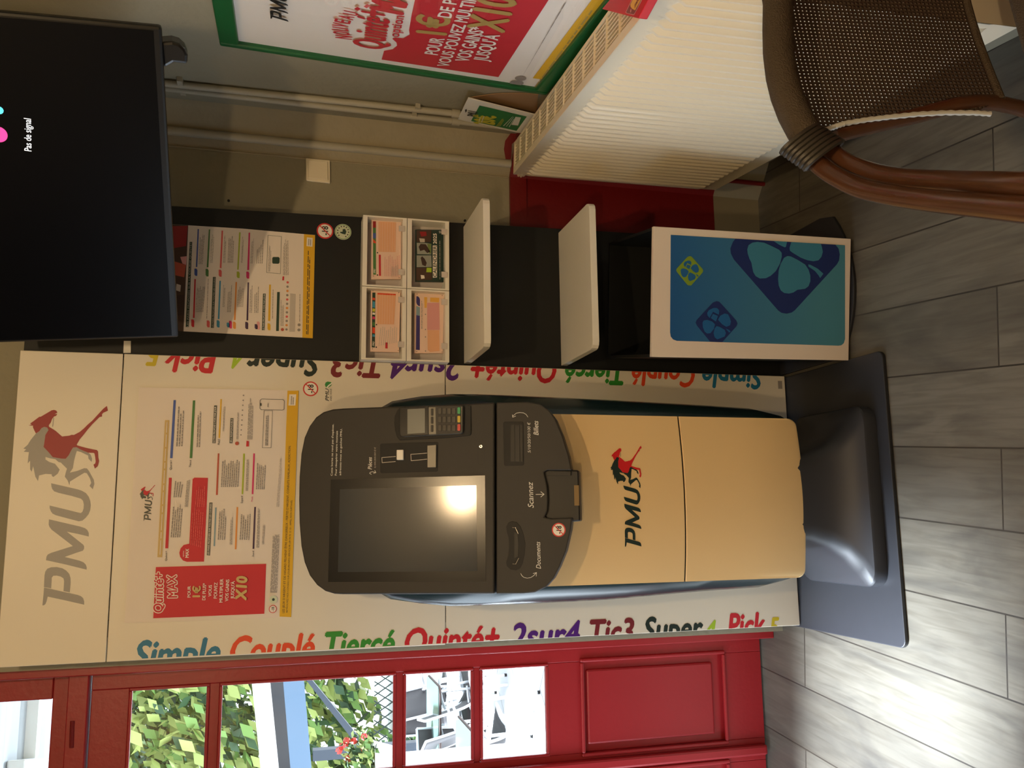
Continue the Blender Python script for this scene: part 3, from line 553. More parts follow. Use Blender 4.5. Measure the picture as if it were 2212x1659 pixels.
# coin unit
cu = slab('coin_slot', KA((1130, 604), (1870, 582), (1885, 595), (1880, 965), (1865, 975), (1135, 995), (1117, 985), (1115, 620)), .0010, 'gap_black')
MB().prism([HS.at(p, .010) for p in KA((1345, 690), (1435, 688), (1435, 822), (1345, 822))], -HS.n*.009, 'white_plastic').build('coin_button', cu, bevel=.0015)
MB().prism([HS.at(p, .008) for p in KA((1745, 628), (1870, 618), (1868, 925), (1748, 928))], -HS.n*.007, 'metal_plate').build('return_flap', cu, bevel=.0015)
a = Art(HS, .0016); a.stroke(KA((1320, 775), (1138, 790), (1142, 858), (1318, 842)), 1.3, 'ink_light'); a.stroke(KA((1740, 730), (1522, 747), (1528, 832), (1740, 810)), 1.3, 'ink_light'); a.build('coin_guide', cu)
# card reader
cr_ = slab('card_reader', KA((1305, 330), (1312, 240), (1345, 165), (1380, 125), (1440, 112), (2190, 105))+KB((300, 215), (355, 230), (360, 600), (340, 620))+KA((2010, 530), (1600, 550), (1380, 562), (1345, 520), (1318, 430)), .004, 'gap_black', bev=.001)
MB().prism([HS.at(p, .018) for p in KA((1400, 135), (2195, 108))+KB((268, 235), (262, 585))+KA((2190, 480), (1430, 522), (1405, 480))], -HS.n*.015, 'metal_plate').build('reader_body', cr_, bevel=.003)
MB().prism([HS.at(p, .0195) for p in KA((1400, 135), (1780, 118), (1782, 497), (1425, 515), (1402, 480))], -HS.n*.003, 'bezel_dark').build('reader_bezel', cr_, bevel=.001)
a = Art(HS, .0202); a.poly(KA((1505, 160), (1735, 148), (1735, 470), (1505, 485)), 'lcd'); a.build('reader_display', cr_)
MB().prism([HS.at(p, .0186) for p in KA((1872, 130), (2195, 112))+KB((245, 240), (245, 580))+KA((2190, 470), (1880, 490))], -HS.n*.002, 'key_black').build('keypad', cr_)
kp = cr_
def key(cx_, cy__, w, h, m, l=.021):
    return MB().prism([HS.at(p, l) for p in rr_px(cx_-w/2, cy__-h/2, cx_+w/2, cy__+h/2, 1.6, 3)], -HS.n*.0025, m).build('key', kp, bevel=.0006)
for r, x in enumerate((954.5, 964.5, 974.7, 984.8)):
    for c, y in enumerate((890, 908, 926)): key(x, y, 7.4, 13, 'key_face')
for y, m in ((889, 'green_key'), (907.2, 'yellow_key'), (925, 'red_key')): key(995.2, y, 6.5, 14, m)
for y in (892, 909.5, 927): key(937.5, y, 5, 15, 'key_black', .0205)
# key lock
lk = MB(); 
c0_ = HS.at((1039, 964.5)); lk.prism([c0_+HS.ex*.0042*cos(k*pi/8)+HS.ey*.0042*sin(k*pi/8)+HS.n*.003 for k in range(16)], -HS.n*.003, 'chrome'); lk.prism([c0_+HS.ex*.0016*cos(k*pi/8)+HS.ey*.0016*sin(k*pi/8)+HS.n*.0034 for k in range(16)], -HS.n*.003, 'gap_black'); lk.build('lock', kt)
a = Art(HS, .0003); a.outline(rr_px(1032.5, 966, 1046, 1004, 6), .6, 'charcoal_edge'); a.build('lock_plate', kt)
# note slot
ns_ = slab('note_slot', KB((800, 436), (1035, 436), (1050, 450), (1055, 1000), (1040, 1018), (805, 1022), (792, 1005), (782, 455)), .0010, 'gap_black')
for x0_, x1_, l_ in ((880, 932, .001), (940, 1000, .003), (1004, 1040, .002)): MB().prism([HS.at(p, l_+.001) for p in KB((x0_, 480), (x1_, 480), (x1_+4, 965), (x0_+4, 965))], -HS.n*l_, 'matt_black').build('slot_guide', ns_)
# document slot
ds = slab('document_slot', KC((820, 540), (850, 485), (900, 468), (960, 478), (1010, 535), (1050, 640), (1075, 760), (1065, 900), (1040, 1020), (1005, 1090), (950, 1120), (880, 1110), (830, 1060), (820, 1010), (850, 920), (860, 800), (855, 680), (830, 610)), .0010, 'gap_black')
for pts in (((905, 550), (945, 552), (985, 635)), ((908, 1032), (950, 1035), (990, 955))): MB().tube([HS.at(p, .003) for p in KC(*pts)], .0009, 'chrome', 6).build('slot_hook', ds)
MB().prism([HS.at(p, .0022) for p in KC((930, 610), (975, 640), (985, 790), (975, 930), (930, 960))], -HS.n*.001, 'matt_black').build('slot_mouth', ds)
# scanner
scn = MB(); SCP = [(1172, 1017), (1184, 1013), (1249, 1015), (1253, 1126), (1237, 1127), (1180, 1122), (1174, 1116)]
scn.prism([HS.at(p, -.012) for p in SCP], -HS.n*.05, 'matt_black'); scn = scn.build('scanner', kt, bevel=.004)
MB().prism([HS.at(p, -.0095) for p in [(1239, 1048), (1249.5, 1048), (1250.5, 1092), (1240, 1092)]], -HS.n*.004, 'scan_amber').build('scanner_window', scn)
MB().prism([HS.at(p, -.004) for p in [(1180, 1018), (1232, 1018), (1232, 1027), (1182, 1027)]], -HS.n*.012, 'head_grey').build('scanner_guide', scn)
a = Art(HS, .0006)
for t, p0, p1, cap in (("Cette borne ne rend pas d'espèces.", (718.6, 1027.6), (721.2, 916), 4.4), ('Pour récupérer votre monnaie', (727.6, 1027), (730, 930.8), 4.4), ('adressez-vous au guichet PMU.', (737.0, 1026.8), (739.3, 926), 4.4)): a.text(t, p0, p1, cap, 'white_ink', 0, .02)
a.text('Pièces', (803.6, 1014), (803.6, 987.5), 9, 'white_ink', .25, .012); a.text('0,10/0,20/0,50/1/2 €', (812, 1010.5), (812, 966), 3.4, 'ink_light', .15)
a.text('Billets', (1163.4, 940), (1162.6, 909), 10.5, 'white_ink', .3, .01); a.text('5/10/20/50/100 €', (1146.6, 978), (1145.6, 912), 6.2, 'white_ink', .2); a.text('Scannez', (1153, 1097), (1151, 1040.5), 12.5, 'white_ink', .3, .006); a.text('Documents', (1168.6, 1228.5), (1167, 1170), 10.5, 'white_ink', .3, .006)
a.stroke(KA((1015, 1012), (985, 1002), (975, 985), (992, 970)) if False else KA((1000, 1012), (978, 1000), (985, 985), (1015, 978), (1058, 988)), 1.1, 'white_ink'); a.stroke(KA((1045, 960), (1060, 990), (1028, 998)), 1.1, 'white_ink')
a.stroke(KB((1215, 1402), (1325, 1400)), 1.2, 'white_ink'); a.stroke(KB((1280, 1365), (1325, 1400), (1280, 1435)), 1.2, 'white_ink')
a.stroke(KC((1015, 1160), (1030, 1188), (1055, 1210), (1100, 1221), (1150, 1212), (1190, 1185), (1222, 1148)), 1.1, 'white_ink'); a.stroke(KC((1180, 1160), (1224, 1146), (1220, 1196)), 1.1, 'white_ink')
a.stroke(KB((1110, 375), (1085, 340), (1050, 320), (1000, 315), (955, 325), (910, 362)), 1.1, 'white_ink'); a.stroke(KB((918, 345), (905, 375), (955, 355)) if False else KB((905, 345), (908, 378), (948, 362)), 1.1, 'white_ink')
a.build('printed_lettering', kt)
age_sticker(kt, HS, (1207, 1144.5), 15.2)
# ------------------------------------------------------------------ black display column on the right of the panel
ctl, ctr, cbr = COL.at((37, 752)), COL.at((375, 445)), COL.at((1310, 500))
xr_ = lambda z: ctr.x+(cbr.x-ctr.x)*(z-ctr.z)/(cbr.z-ctr.z)
st = thing('display_stand', (1.02, 0, 0), 'narrow black display stand with two white shelves beside the cream panel', 'display stand')
XL = .803
f_ = [V((XL, .03, .012)), V((xr_(.012), .03, .012)), V((xr_(2.28), .03, 2.28)), V((XL-.005, .03, 2.28))]
MB().prism(f_, (0, .018, 0), 'column_black').build('back_board', st, bevel=.001)
# bowed foot plate
mb = MB(); top = []
for k in range(13):
    t = k/12; top.append(V((.815+.43*t, -.300-.075*(1-(2*t-1)**2), .010)))
e0, e1 = COL.at((1780, 478)), None
top += [V((1.262, -.235, .010)), V((1.262, .06, .010)), V((.808, .06, .010)), V((.808, -.30, .010))]
mb.prism(top, (0, 0, -.0095), 'charcoal', 'charcoal_edge').build('base_plate', st, bevel=.002)
def shelf(zp, px, fl, fr):
    b0, b1 = px; z = COL.at(b0).z; H = Surf((0, 0, z), (1, 0, 0), (0, 1, 0))
    y = (H.at(fl).y+H.at(fr).y)/2; x0, x1 = COL.at(b1).x, COL.at(b0).x; r = .022
    pts = [V((x0, .03, z)), V((x0, y+r, z))]+[V((x0+r-r*cos(radians(a_)), y+r-r*sin(radians(a_)), z)) for a_ in (30, 60, 90)]+[V((x1-r+r*sin(radians(a_)), y+r-r*cos(radians(a_)), z)) for a_ in (0, 30, 60, 90)]+[V((x1, .03, z))]
    return MB().prism(pts, (0, 0, -.020), 'white_plastic').build('shelf', st, bevel=.0015)
shelf(0, ((1001, 490), (1005, 786)), (1046, 748), (1043, 417)); shelf(1, ((1206, 503), (1214, 790)), (1283, 752), (1270, 432))
CF = COL.shift(.0004)
age_sticker(st, CF, (702, 499), 17); age_sticker(st, CF, (741, 501), 17, green=True)
wcl = [COL.at(p, .0) for p in ((268, 737), (283, 737), (283, 763), (267, 763))]
MB().prism([p+V((0, -.004, 0)) for p in wcl], (0, .003, 0), 'white_plastic').build('white_clip', st)
# info poster on the column
ip = thing('poster', COL.at((540, 610)), 'white game information poster with dark photo header and yellow foot on the black stand', 'poster')
IP = COL.shift(.002); D6 = Zm(380, 480, 6.38)
MB().prism([COL.at(p, .0018) for p in [(352, 484)]+D6((170, 45), (930, 92), (1918, 180), (1885, 1600), (105, 1505))+[(345, 712)]], (0, .0010, 0), 'paper').build('sheet', ip)
a = Art(IP); a.poly([(352, 484)]+D6((170, 45), (105, 1505))+[(345, 712)], 'photo_brown'); a.up()
a.poly(D6((-150, 500), (140, 590), (115, 760), (-150, 700)), 'print_brown'); a.poly(D6((-150, 60), (165, 50), (140, 330), (-150, 380)), 'logo_red'); a.poly(D6((60, 480), (150, 470), (140, 590), (90, 570)), 'slip_rose'); a.up().poly(D6((10, 850), (70, 870), (60, 960), (0, 940)), 'ink_light'); a.poly(D6((-60, 1020), (120, 1000), (110, 1280), (-80, 1300)), 'wood_dark'); a.build('photo_strip', ip)
a = Art(IP); a.poly(D6((1765, 165), (1918, 180), (1885, 1600), (1742, 1590)), 'print_yellow'); a.up().lines(D6((1815, 390), (1858, 400), (1830, 1550), (1790, 1545)), 2, 'ink_dark', .5, 31, .2); a.poly(D6((1805, 210), (1885, 218), (1880, 340), (1800, 330)), 'paper_white'); a.up().lines(D6((1820, 225), (1870, 230), (1865, 325), (1815, 320)), 2, 'ink_grey', .5, 3); a.build('warning_strip', ip)
a = Art(IP)
bars(a, D6, [(((190, 272), (225, 272), (178, 1445), (135, 1445)), 'print_dkgreen'), (((300, 95), (318, 95), (295, 618), (275, 618)), 'print_blue'), (((455, 100), (472, 100), (448, 622), (425, 622)), 'print_green'), (((630, 115), (650, 118), (628, 635), (605, 630)), 'print_red_light'), (((872, 140), (892, 140), (865, 655), (845, 655)), 'print_lime'), (((1003, 145), (1022, 145), (1010, 660), (983, 660)), 'print_pink'),
 (((255, 785), (275, 785), (258, 1320), (235, 1320)), 'print_red'), (((510, 755), (550, 755), (523, 1458), (483, 1458)), 'print_dkgreen'), (((600, 808), (620, 808), (600, 1335), (578, 1335)), 'print_cyan'), (((822, 825), (842, 825), (822, 1350), (800, 1350)), 'print_orange'), (((988, 830), (1008, 830), (996, 1355), (972, 1355)), 'print_purple'), (((1285, 860), (1310, 860), (1300, 1365), (1270, 1360)), 'print_yellow'), (((1200, 985), (1238, 985), (1222, 1490), (1185, 1490)), 'print_dkgreen'), (((1395, 962), (1432, 962), (1418, 1500), (1380, 1500)), 'print_dkgreen')])
for (x0, y0, y1, m) in ((255, 640, 740, 'print_blue'), (410, 645, 748, 'print_green'), (590, 655, 752, 'print_red_light'), (838, 680, 770, 'print_lime'), (970, 682, 778, 'print_pink'), (212, 1340, 1445, 'print_red'), (562, 1352, 1452, 'print_cyan'), (785, 1372, 1470, 'print_orange'), (955, 1374, 1474, 'print_purple'), (1262, 1395, 1490, 'print_yellow'), (700, 1385, 1450, 'print_cyan'), (732, 1360, 1465, 'print_pink'), (1085, 1405, 1475, 'print_purple'), (1115, 1370, 1480, 'slip_rose'), (425, 1355, 1450, 'print_red_light')):
    a.poly(D6((x0, y0), (x0+28, y0), (x0+42, y0+22), (x0+40, y1), (x0+14, y1), (x0, y1-20)), m)
a.poly(D6((1575, 980), (1650, 990), (1640, 1510), (1562, 1510)), 'ink_light')
a.poly(D6((1340, 480), (1415, 480), (1430, 495), (1428, 560), (1412, 574), (1338, 572), (1327, 558), (1328, 495)), 'print_dkgreen'); a.outline(D6((1268, 180), (1455, 198), (1440, 710), (1250, 695)), .6, 'print_dkgreen')
for i in range(12): a.disc(D6((1540-1.5*i, 830+59*i))[0], 2.6, ('print_red_light', 'ink_grey', 'print_orange', 'ink_grey')[i % 4], 8)
a.disc(D6((1468, 1480))[0], 3.4, 'print_brown', 10); a.poly(D6((1470, 748), (1492, 748), (1490, 802), (1465, 802)), 'print_red'); a.disc(D6((1695, 1485))[0], 3.2, 'ink_grey', 10); a.disc(D6((1698, 1415))[0], 3.2, 'ink_grey', 10)
for q_, n, sd in ((((330, 170), (400, 170), (370, 580), (310, 580)), 4, 41), (((490, 170), (530, 170), (510, 560), (470, 560)), 3, 42), (((665, 180), (700, 190), (680, 560), (650, 560)), 2, 43), (((725, 180), (810, 190), (790, 560), (710, 560)), 4, 44), (((915, 170), (940, 170), (920, 560), (895, 560)), 2, 45), (((1045, 180), (1080, 180), (1060, 570), (1025, 570)), 3, 46), (((1110, 380), (1215, 200), (1200, 570), (1105, 570)), 4, 47), (((290, 850), (410, 860), (380, 1240), (270, 1240)), 6, 48), (((440, 770), (455, 770), (435, 1330), (415, 1330)), 1, 49), (((655, 820), (690, 820), (670, 1170), (640, 1170)), 3, 50), (((715, 970), (780, 830), (760, 1240), (700, 1240)), 3, 51), (((860, 850), (945, 880), (930, 1170), (840, 1170)), 5, 52), (((1025, 870), (1060, 870), (1050, 1250), (1010, 1250)), 2, 53), (((1080, 930), (1150, 850), (1140, 1250), (1075, 1250)), 3, 54), (((1330, 920), (1350, 920), (1340, 1330), (1320, 1330)), 1, 55), (((1480, 190), (1550, 250), (1555, 730), (1475, 730)), 6, 56), (((1440, 1050), (1490, 1150), (1485, 1430), (1440, 1430)), 3, 57), (((1280, 250), (1320, 330), (1300, 680), (1270, 680)), 3, 58), (((1700, 970), (1720, 970), (1715, 1370), (1695, 1370)), 1, 59)): a.lines(D6(*q_), n, 'ink_grey', .42, sd)
a.up().text('LES PARIS PROPOSÉS SUR LA COURSE QUINTÉ+', *D6((172, 1440), (217, 280)), 3, 'ink_light'); a.text('LES PARIS PROPOSÉS SUR TOUTES LES COURSES', *D6((517, 1452), (543, 765)), 3, 'ink_light'); a.text('LE PARI PROPOSÉ 2 FOIS PAR JOUR', *D6((1215, 1485), (1231, 992)), 3, 'paper_white')
a.build('printed_design', ip)

# ------------------------------------------------------------------ white four-pocket leaflet rack
RY = -.035; RK = Surf((0, RY, 0), (1, 0, 0), (0, 0, 1))
rk = thing('leaflet_rack', RK.at((970, 628)), 'white plastic four-pocket leaflet rack fixed to the black stand', 'leaflet rack')
K4r = Zm(760, 440, 9.217); K5r = Zm(760, 600, 9.217)
TLc, TRc, BRc, BLc = RK.ab((779.5, 779)), RK.ab((785, 464)), RK.ab((970, 478.5)), RK.ab((970.5, 779.6))
x0_, x1_ = (TLc[0]+BLc[0])/2, (TRc[0]+BRc[0])/2; zt_, zb_ = (TLc[1]+TRc[1])/2, (BRc[1]+BLc[1])/2; zm_ = RK.ab((878.7, 621))[1]; xm_ = RK.ab((876, 623))[0]
for cx0, cx1, cz0, cz1 in ((x0_, xm_-.001, zm_+.001, zt_), (xm_+.001, x1_, zm_+.001, zt_), (x0_, xm_-.001, zb_, zm_-.001), (xm_+.001, x1_, zb_, zm_-.001)):
    mb = MB(); t, sp = .0045, .013
    mb.abox((cx0, RY, cz0), (cx0+t, .029, cz1), 'white_plastic'); mb.abox((cx1-t, RY, cz0), (cx1, .029, cz1), 'white_plastic')
    mb.abox((cx0+t, RY, cz1-sp), (cx1-t, .029, cz1), 'white_plastic'); mb.abox((cx0+t, RY, cz0), (cx1-t, .029, cz0+sp*.9), 'white_plastic'); mb.abox((cx0+t, .018, cz0+sp*.9), (cx1-t, .029, cz1-sp), 'rack_inner')
    pk = mb.build('pocket', rk)
    for fx in (.22, .84): MB().abox((cx0+(cx1-cx0)*fx-.009, RY-.004, cz0+.006), (cx0+(cx1-cx0)*fx+.009, RY-.001, cz0+.024), 'rack_inner').build('clip', pk, bevel=.0015)
def leaflet(name, label, cat, px, paint, base='slip_pink', t=.008, tilt=.010):
    S_ = Surf((0, RY+.026, 0), (1, 0, 0), (0, 0, 1)); c = [S_.at(p) for p in px]; th = thing(name, (sum(c, V((0, 0, 0)))/4), label, cat, 'leaflets in the white rack' if cat == 'betting slips' else None)
    MB().prism(c, (0, t, 0), base).build('sheets', th)
    a = Art(S_); paint(a); a.build('printed_face', th); return th
def corners(a, crop, pts):
    for p in pts: a.disc(crop(p)[0], .9, 'ink_dark', 6)
def p1(a):
    c = K4r; a.poly(c((418, 352), (478, 352), (482, 1415), (425, 1415)), 'print_green'); a.up(); a.poly(c((418, 352), (478, 352), (480, 480), (418, 480)), 'logo_red'); a.poly(c((420, 590), (480, 585), (480, 690), (420, 690)), 'print_blue'); a.poly(c((420, 705), (480, 760), (480, 792), (430, 785)), 'word_orange'); a.text('PMU', *c((470, 1385), (470, 1300)), 4, 'paper_white', .3, .02)
    a.poly(c((530, 360), (880, 375), (870, 965), (530, 960)), 'slip_orange'); a.poly(c((535, 1018), (575, 1018), (580, 1440), (540, 1438)), 'print_red'); a.lines(c((640, 1010), (960, 1020), (950, 1460), (640, 1440)), 9, 'slip_rose', .3, 61); a.lines(c((790, 1200), (930, 1200), (930, 1440), (780, 1440)), 4, 'ink_light', .4, 62); a.disc(c((510, 978))[0], 1.6, 'ink_dark', 10); a.disc(c((510, 1423))[0], 1.6, 'ink_dark', 10); a.up()
    for i in range(7): a.stroke(c((560+50*i, 380), (555+50*i, 950)), .5, 'slip_pink')
    corners(a, c, ((425, 318), (935, 352), (940, 1478), (432, 1443)))
def p2(a):
    c = K5r; a.poly(c((408, 296), (470, 296), (460, 1390), (396, 1388)), 'print_dkgreen'); a.up()
    for y0, y1, m in ((395, 450, 'word_orange'), (470, 600, 'print_cyan'), (610, 680, 'acid_yellow'), (690, 740, 'paper_white'), (770, 830, 'print_pink'), (880, 960, 'print_green'), (985, 1110, 'word_orange'), (1125, 1180, 'print_cyan')): a.poly(c((414, y0), (464, y0+10), (460, y1), (408, y1-8)), m)
    a.text('PMU', *c((448, 1360), (450, 1270)), 4, 'paper_white', .3, .02); a.poly(c((500, 305), (875, 325), (840, 930), (505, 925)), 'slip_orange'); a.lines(c((560, 950), (910, 980), (900, 1290), (520, 1360)), 9, 'ink_light', .3, 63); a.poly(c((668, 1290), (712, 1290), (712, 1410), (664, 1408)), 'print_red'); a.disc(c((490, 935))[0], 1.6, 'ink_dark', 10); a.disc(c((486, 1383))[0], 1.6, 'ink_dark', 10); a.up()
    for i in range(6): a.stroke(c((560+50*i, 330), (550+50*i, 920)), .5, 'slip_pink')
    a.poly(c((510, 305), (875, 325), (873, 352), (512, 335)), 'word_orange'); corners(a, c, ((420, 262), (935, 297), (922, 1448), (408, 1417)))
def p3(a):
    c = K5r; a.poly(c((1283, 560), (1355, 590), (1352, 1440), (1275, 1435)), 'slip_purple'); a.poly(c((1285, 368), (1320, 372), (1345, 400), (1357, 440), (1355, 570), (1325, 560), (1295, 530), (1282, 490)), 'slip_purple')
    a.poly(c((1500, 500), (1740, 500), (1750, 1040), (1500, 1040)), 'slip_rose'); a.poly(c((1505, 1042), (1740, 1045), (1745, 1460), (1560, 1480), (1510, 1440)), 'slip_orange'); a.poly(c((1560, 395), (1740, 400), (1735, 490), (1560, 480)), 'label_yellow'); a.lines(c((1380, 380), (1420, 380), (1410, 1020), (1375, 1020)), 2, 'ink_grey', .5, 64); a.poly(c((1440, 385), (1500, 390), (1490, 600), (1445, 600)), 'label_yellow'); a.up()
    for p in ((1465, 730), (1465, 1030), (1465, 1180), (1465, 1460)): a.disc(c(p)[0], 1.4, 'ink_grey', 8)
    a.poly(c((1283, 560), (1355, 590), (1354, 760), (1281, 745)), 'print_bluegrey'); corners(a, c, ((1298, 328), (1797, 357), (1795, 1480), (1292, 1470)))
def p4(a):
    c = K4r; a.poly(c((1290, 780), (1480, 785), (1580, 800), (1580, 1010), (1300, 1005)), 'photo_grey'); a.poly(c((1290, 1030), (1580, 1030), (1590, 1260), (1290, 1265)), 'photo_grey'); a.poly(c((1290, 530), (1580, 530), (1580, 765), (1290, 765)), 'photo_brown'); a.poly(c((1280, 1275), (1580, 1275), (1600, 1520), (1280, 1530)), 'photo_brown'); a.up()
    a.poly(c((1330, 860), (1370, 800), (1470, 810), (1530, 900), (1560, 960), (1500, 985), (1440, 920), (1360, 945)), 'wood_dark'); a.poly(c((1370, 1080), (1400, 1050), (1450, 1100), (1490, 1180), (1470, 1250), (1400, 1220)), 'wood_dark'); a.poly(c((1490, 1275), (1588, 1280), (1585, 1368), (1480, 1365)), 'word_lime'); a.poly(c((1500, 800), (1575, 800), (1575, 1000), (1540, 990)), 'photo_green'); a.poly(c((1370, 1420), (1440, 1430), (1450, 1490), (1380, 1500)), 'paper_white'); a.poly(c((1340, 690), (1450, 700), (1450, 770), (1360, 770)), 'ink_light'); a.poly(c((1350, 560), (1480, 560), (1490, 640), (1380, 660)), 'logo_red')
    a.poly(c((1610, 835), (1695, 835), (1695, 1470), (1612, 1475)), 'paper_white'); a.up().text('CALENDRIER', *c((1685, 1462), (1684, 848)), 7, 'calendar_green', 0, .02); a.text('2025', *c((1686, 805), (1686, 600)), 7, 'paper_white', 0, .03); a.lines(c((1735, 650), (1765, 650), (1765, 1510), (1740, 1510)), 1, 'ink_light', .3, 65); a.outline(c((1735, 555), (1760, 550), (1775, 575), (1750, 590)), .7, 'paper_white')
leaflet('betting_slips', 'stack of betting slips with long green header band in the upper pocket beside the wall', 'betting slips', K4r((390, 285), (985, 325), (975, 1500), (385, 1505)), p1)
leaflet('betting_slips', 'stack of betting slips with multicoloured header band above the purple slips', 'betting slips', K5r((380, 225), (970, 265), (940, 1480), (365, 1470)), p2)
leaflet('betting_slips', 'stack of pink and orange slips with dark purple header in the lower pocket', 'betting slips', K5r((1250, 295), (1830, 325), (1815, 1500), (1245, 1500)), p3)
leaflet('calendar', 'dark green 2025 racing calendar booklet in the lower right rack pocket', 'calendar', K4r((1265, 515), (1820, 520), (1830, 1555), (1265, 1545)), p4, 'calendar_green')

# ------------------------------------------------------------------ blue and white bin on the stand's foot plate
ro, ya, ti = radians(-1.145), radians(-9.819), radians(.715)
BR_ = M4.Rotation(ro, 3, 'Y') @ M4.Rotation(ya, 3, 'Z') @ M4.Rotation(ti, 3, 'X')
bo = V((.794, -.328, .0125)); bx_, by_, bz_ = BR_ @ V((1, 0, 0)), BR_ @ V((0, 1, 0)), BR_ @ V((0, 0, 1)); bw, bh, bd = .356, .630, .330
bn = thing('waste_bin', bo+bx_*.18+by_*.15, 'black open-topped bin with white front and blue clover panel under the shelves', 'bin')
def bbox(name, x0, x1, y0, y1, z0, z1, m, parent=bn, bev=0.): return MB().box(bo+bx_*x0+by_*y0+bz_*z0, bx_*(x1-x0), by_*(y1-y0), bz_*(z1-z0), m).build(name, parent, bevel=bev)
bbox('front_panel', 0, bw, 0, .012, 0, bh, 'bin_white', bev=.001)
mb = MB()
for x0, x1, y0, y1, z0, z1 in ((0, .008, .012, bd, .0, bh-.004), (bw-.008, bw, .012, bd, 0, bh-.004), (.008, bw-.008, bd-.008, bd, 0, bh-.004), (.008, bw-.008, .012, bd-.008, 0, .01)): mb.box(bo+bx_*x0+by_*y0+bz_*z0, bx_*(x1-x0), by_*(y1-y0), bz_*(z1-z0), 'column_black')
mb.build('body', bn)
BS = Surf(bo, bx_, bz_); B3 = Zm(1440, 490, 5.53)
gx, gz = bx_, bz_
gradient_mat('bin_gradient', (10, 74, 140), (70, 130, 148), -.62, -.08, tuple(-bz_*.92+bx_*.12))
a = Art(BS)
rc = B3((48, 95), (2130, 220), (2130, 1340), (2115, 1390), (2085, 1415), (2050, 1420), (120, 1362), (75, 1345), (48, 1310), (40, 1260)); bluepoly = [BS.ab(p) for p in rc]
BC = sum((BS.P(x, y) for x, y in bluepoly), V((0, 0, 0)))/len(bluepoly)
a.poly(rc, 'bin_gradient'); bp_ = a.build('blue_panel', bn)
(e_a, e_b), (f_a, f_b) = [BS.ab(p) for p in B3((48, 95), (2130, 220))]; (g_a, g_b), (h_a, h_b) = [BS.ab(p) for p in B3((120, 1362), (2050, 1420))]
side = lambda p, A, B: (B[0]-A[0])*(p[1]-A[1])-(B[1]-A[1])*(p[0]-A[0])
ca = (sum(p[0] for p in bluepoly)/len(bluepoly), sum(p[1] for p in bluepoly)/len(bluepoly))
sg1 = 1 if side(ca, (e_a, e_b), (f_a, f_b)) > 0 else -1; sg2 = 1 if side(ca, (g_a, g_b), (h_a, h_b)) > 0 else -1
CL = [lambda p: sg1*side(p, (e_a, e_b), (f_a, f_b)), lambda p: sg2*side(p, (g_a, g_b), (h_a, h_b))]
def emblem(polys, md, ml):
    a = Art(BS, .0012); a.clips = CL; a.poly(polys[0], md); a.up()
    for p in polys[1:]: a.poly(p, ml)
    a.build('clover_emblem', bn)
emblem([B3(*p) for p in (((900, 60), (830, 130), (790, 180), (758, 260), (765, 320), (800, 390), (1330, 1000), (1370, 1028), (1430, 1038), (1490, 1025), (1530, 995), (2030, 450), (2058, 400), (2065, 330), (2050, 260), (2010, 210), (1900, 60)),
 ((960, 270), (975, 220), (1020, 190), (1080, 180), (1160, 190), (1250, 230), (1340, 275), (1370, 310), (1372, 360), (1350, 440), (1300, 530), (1240, 585), (1180, 615), (1110, 618), (1060, 590), (1030, 540), (1018, 480), (1010, 430), (985, 380), (965, 320)),
 ((1440, 350), (1480, 355), (1560, 395), (1650, 450), (1690, 510), (1712, 580), (1713, 650), (1690, 710), (1650, 740), (1600, 748), (1560, 752), (1510, 785), (1460, 798), (1400, 790), (1360, 760), (1335, 700), (1328, 620), (1335, 520), (1360, 440), (1400, 370)),
 ((1500, 120), (1485, 185), (1465, 250), (1468, 285), (1500, 310), (1600, 370), (1680, 400), (1750, 412), (1810, 400), (1845, 360), (1862, 300), (1850, 240), (1838, 205), (1800, 120)), ((1230, 140), (1445, 140), (1420, 240), (1405, 245), (1340, 215)),
 ((1690, 450), (1715, 455), (1800, 500), (1868, 560), (1830, 612), (1810, 580), (1770, 530), (1690, 475)))], 'navy', 'bin_light')
MED = (((595, 888), (625, 895), (650, 920), (830, 1120), (845, 1155), (830, 1190), (660, 1380), (620, 1425), (560, 1420), (520, 1375), (360, 1180), (343, 1145), (355, 1115), (550, 905)), ((425, 1145), (440, 1120), (480, 1112), (540, 1130), (575, 1165), (560, 1220), (520, 1270), (480, 1275), (450, 1250), (430, 1200)), ((595, 1185), (640, 1200), (690, 1230), (705, 1270), (690, 1310), (640, 1330), (600, 1345), (570, 1320), (558, 1270), (570, 1215)), ((610, 1110), (640, 1060), (690, 1035), (730, 1045), (748, 1080), (765, 1130), (755, 1175), (710, 1195), (660, 1165)), ((480, 1030), (500, 995), (560, 968), (600, 970), (625, 1000), (620, 1050), (550, 1015), (510, 1090), (485, 1060)), ((550, 1040), (610, 1065), (585, 1130), (525, 1090)), ((700, 1215), (740, 1230), (762, 1250), (745, 1265)))
emblem([B3(*p) for p in MED], 'navy', 'bin_mid')
emblem([B3(*[(273+(x-594)*.645, 522+(y-1150)*.655) for x, y in p]) for p in MED], 'lime_sign', 'bin_mid')

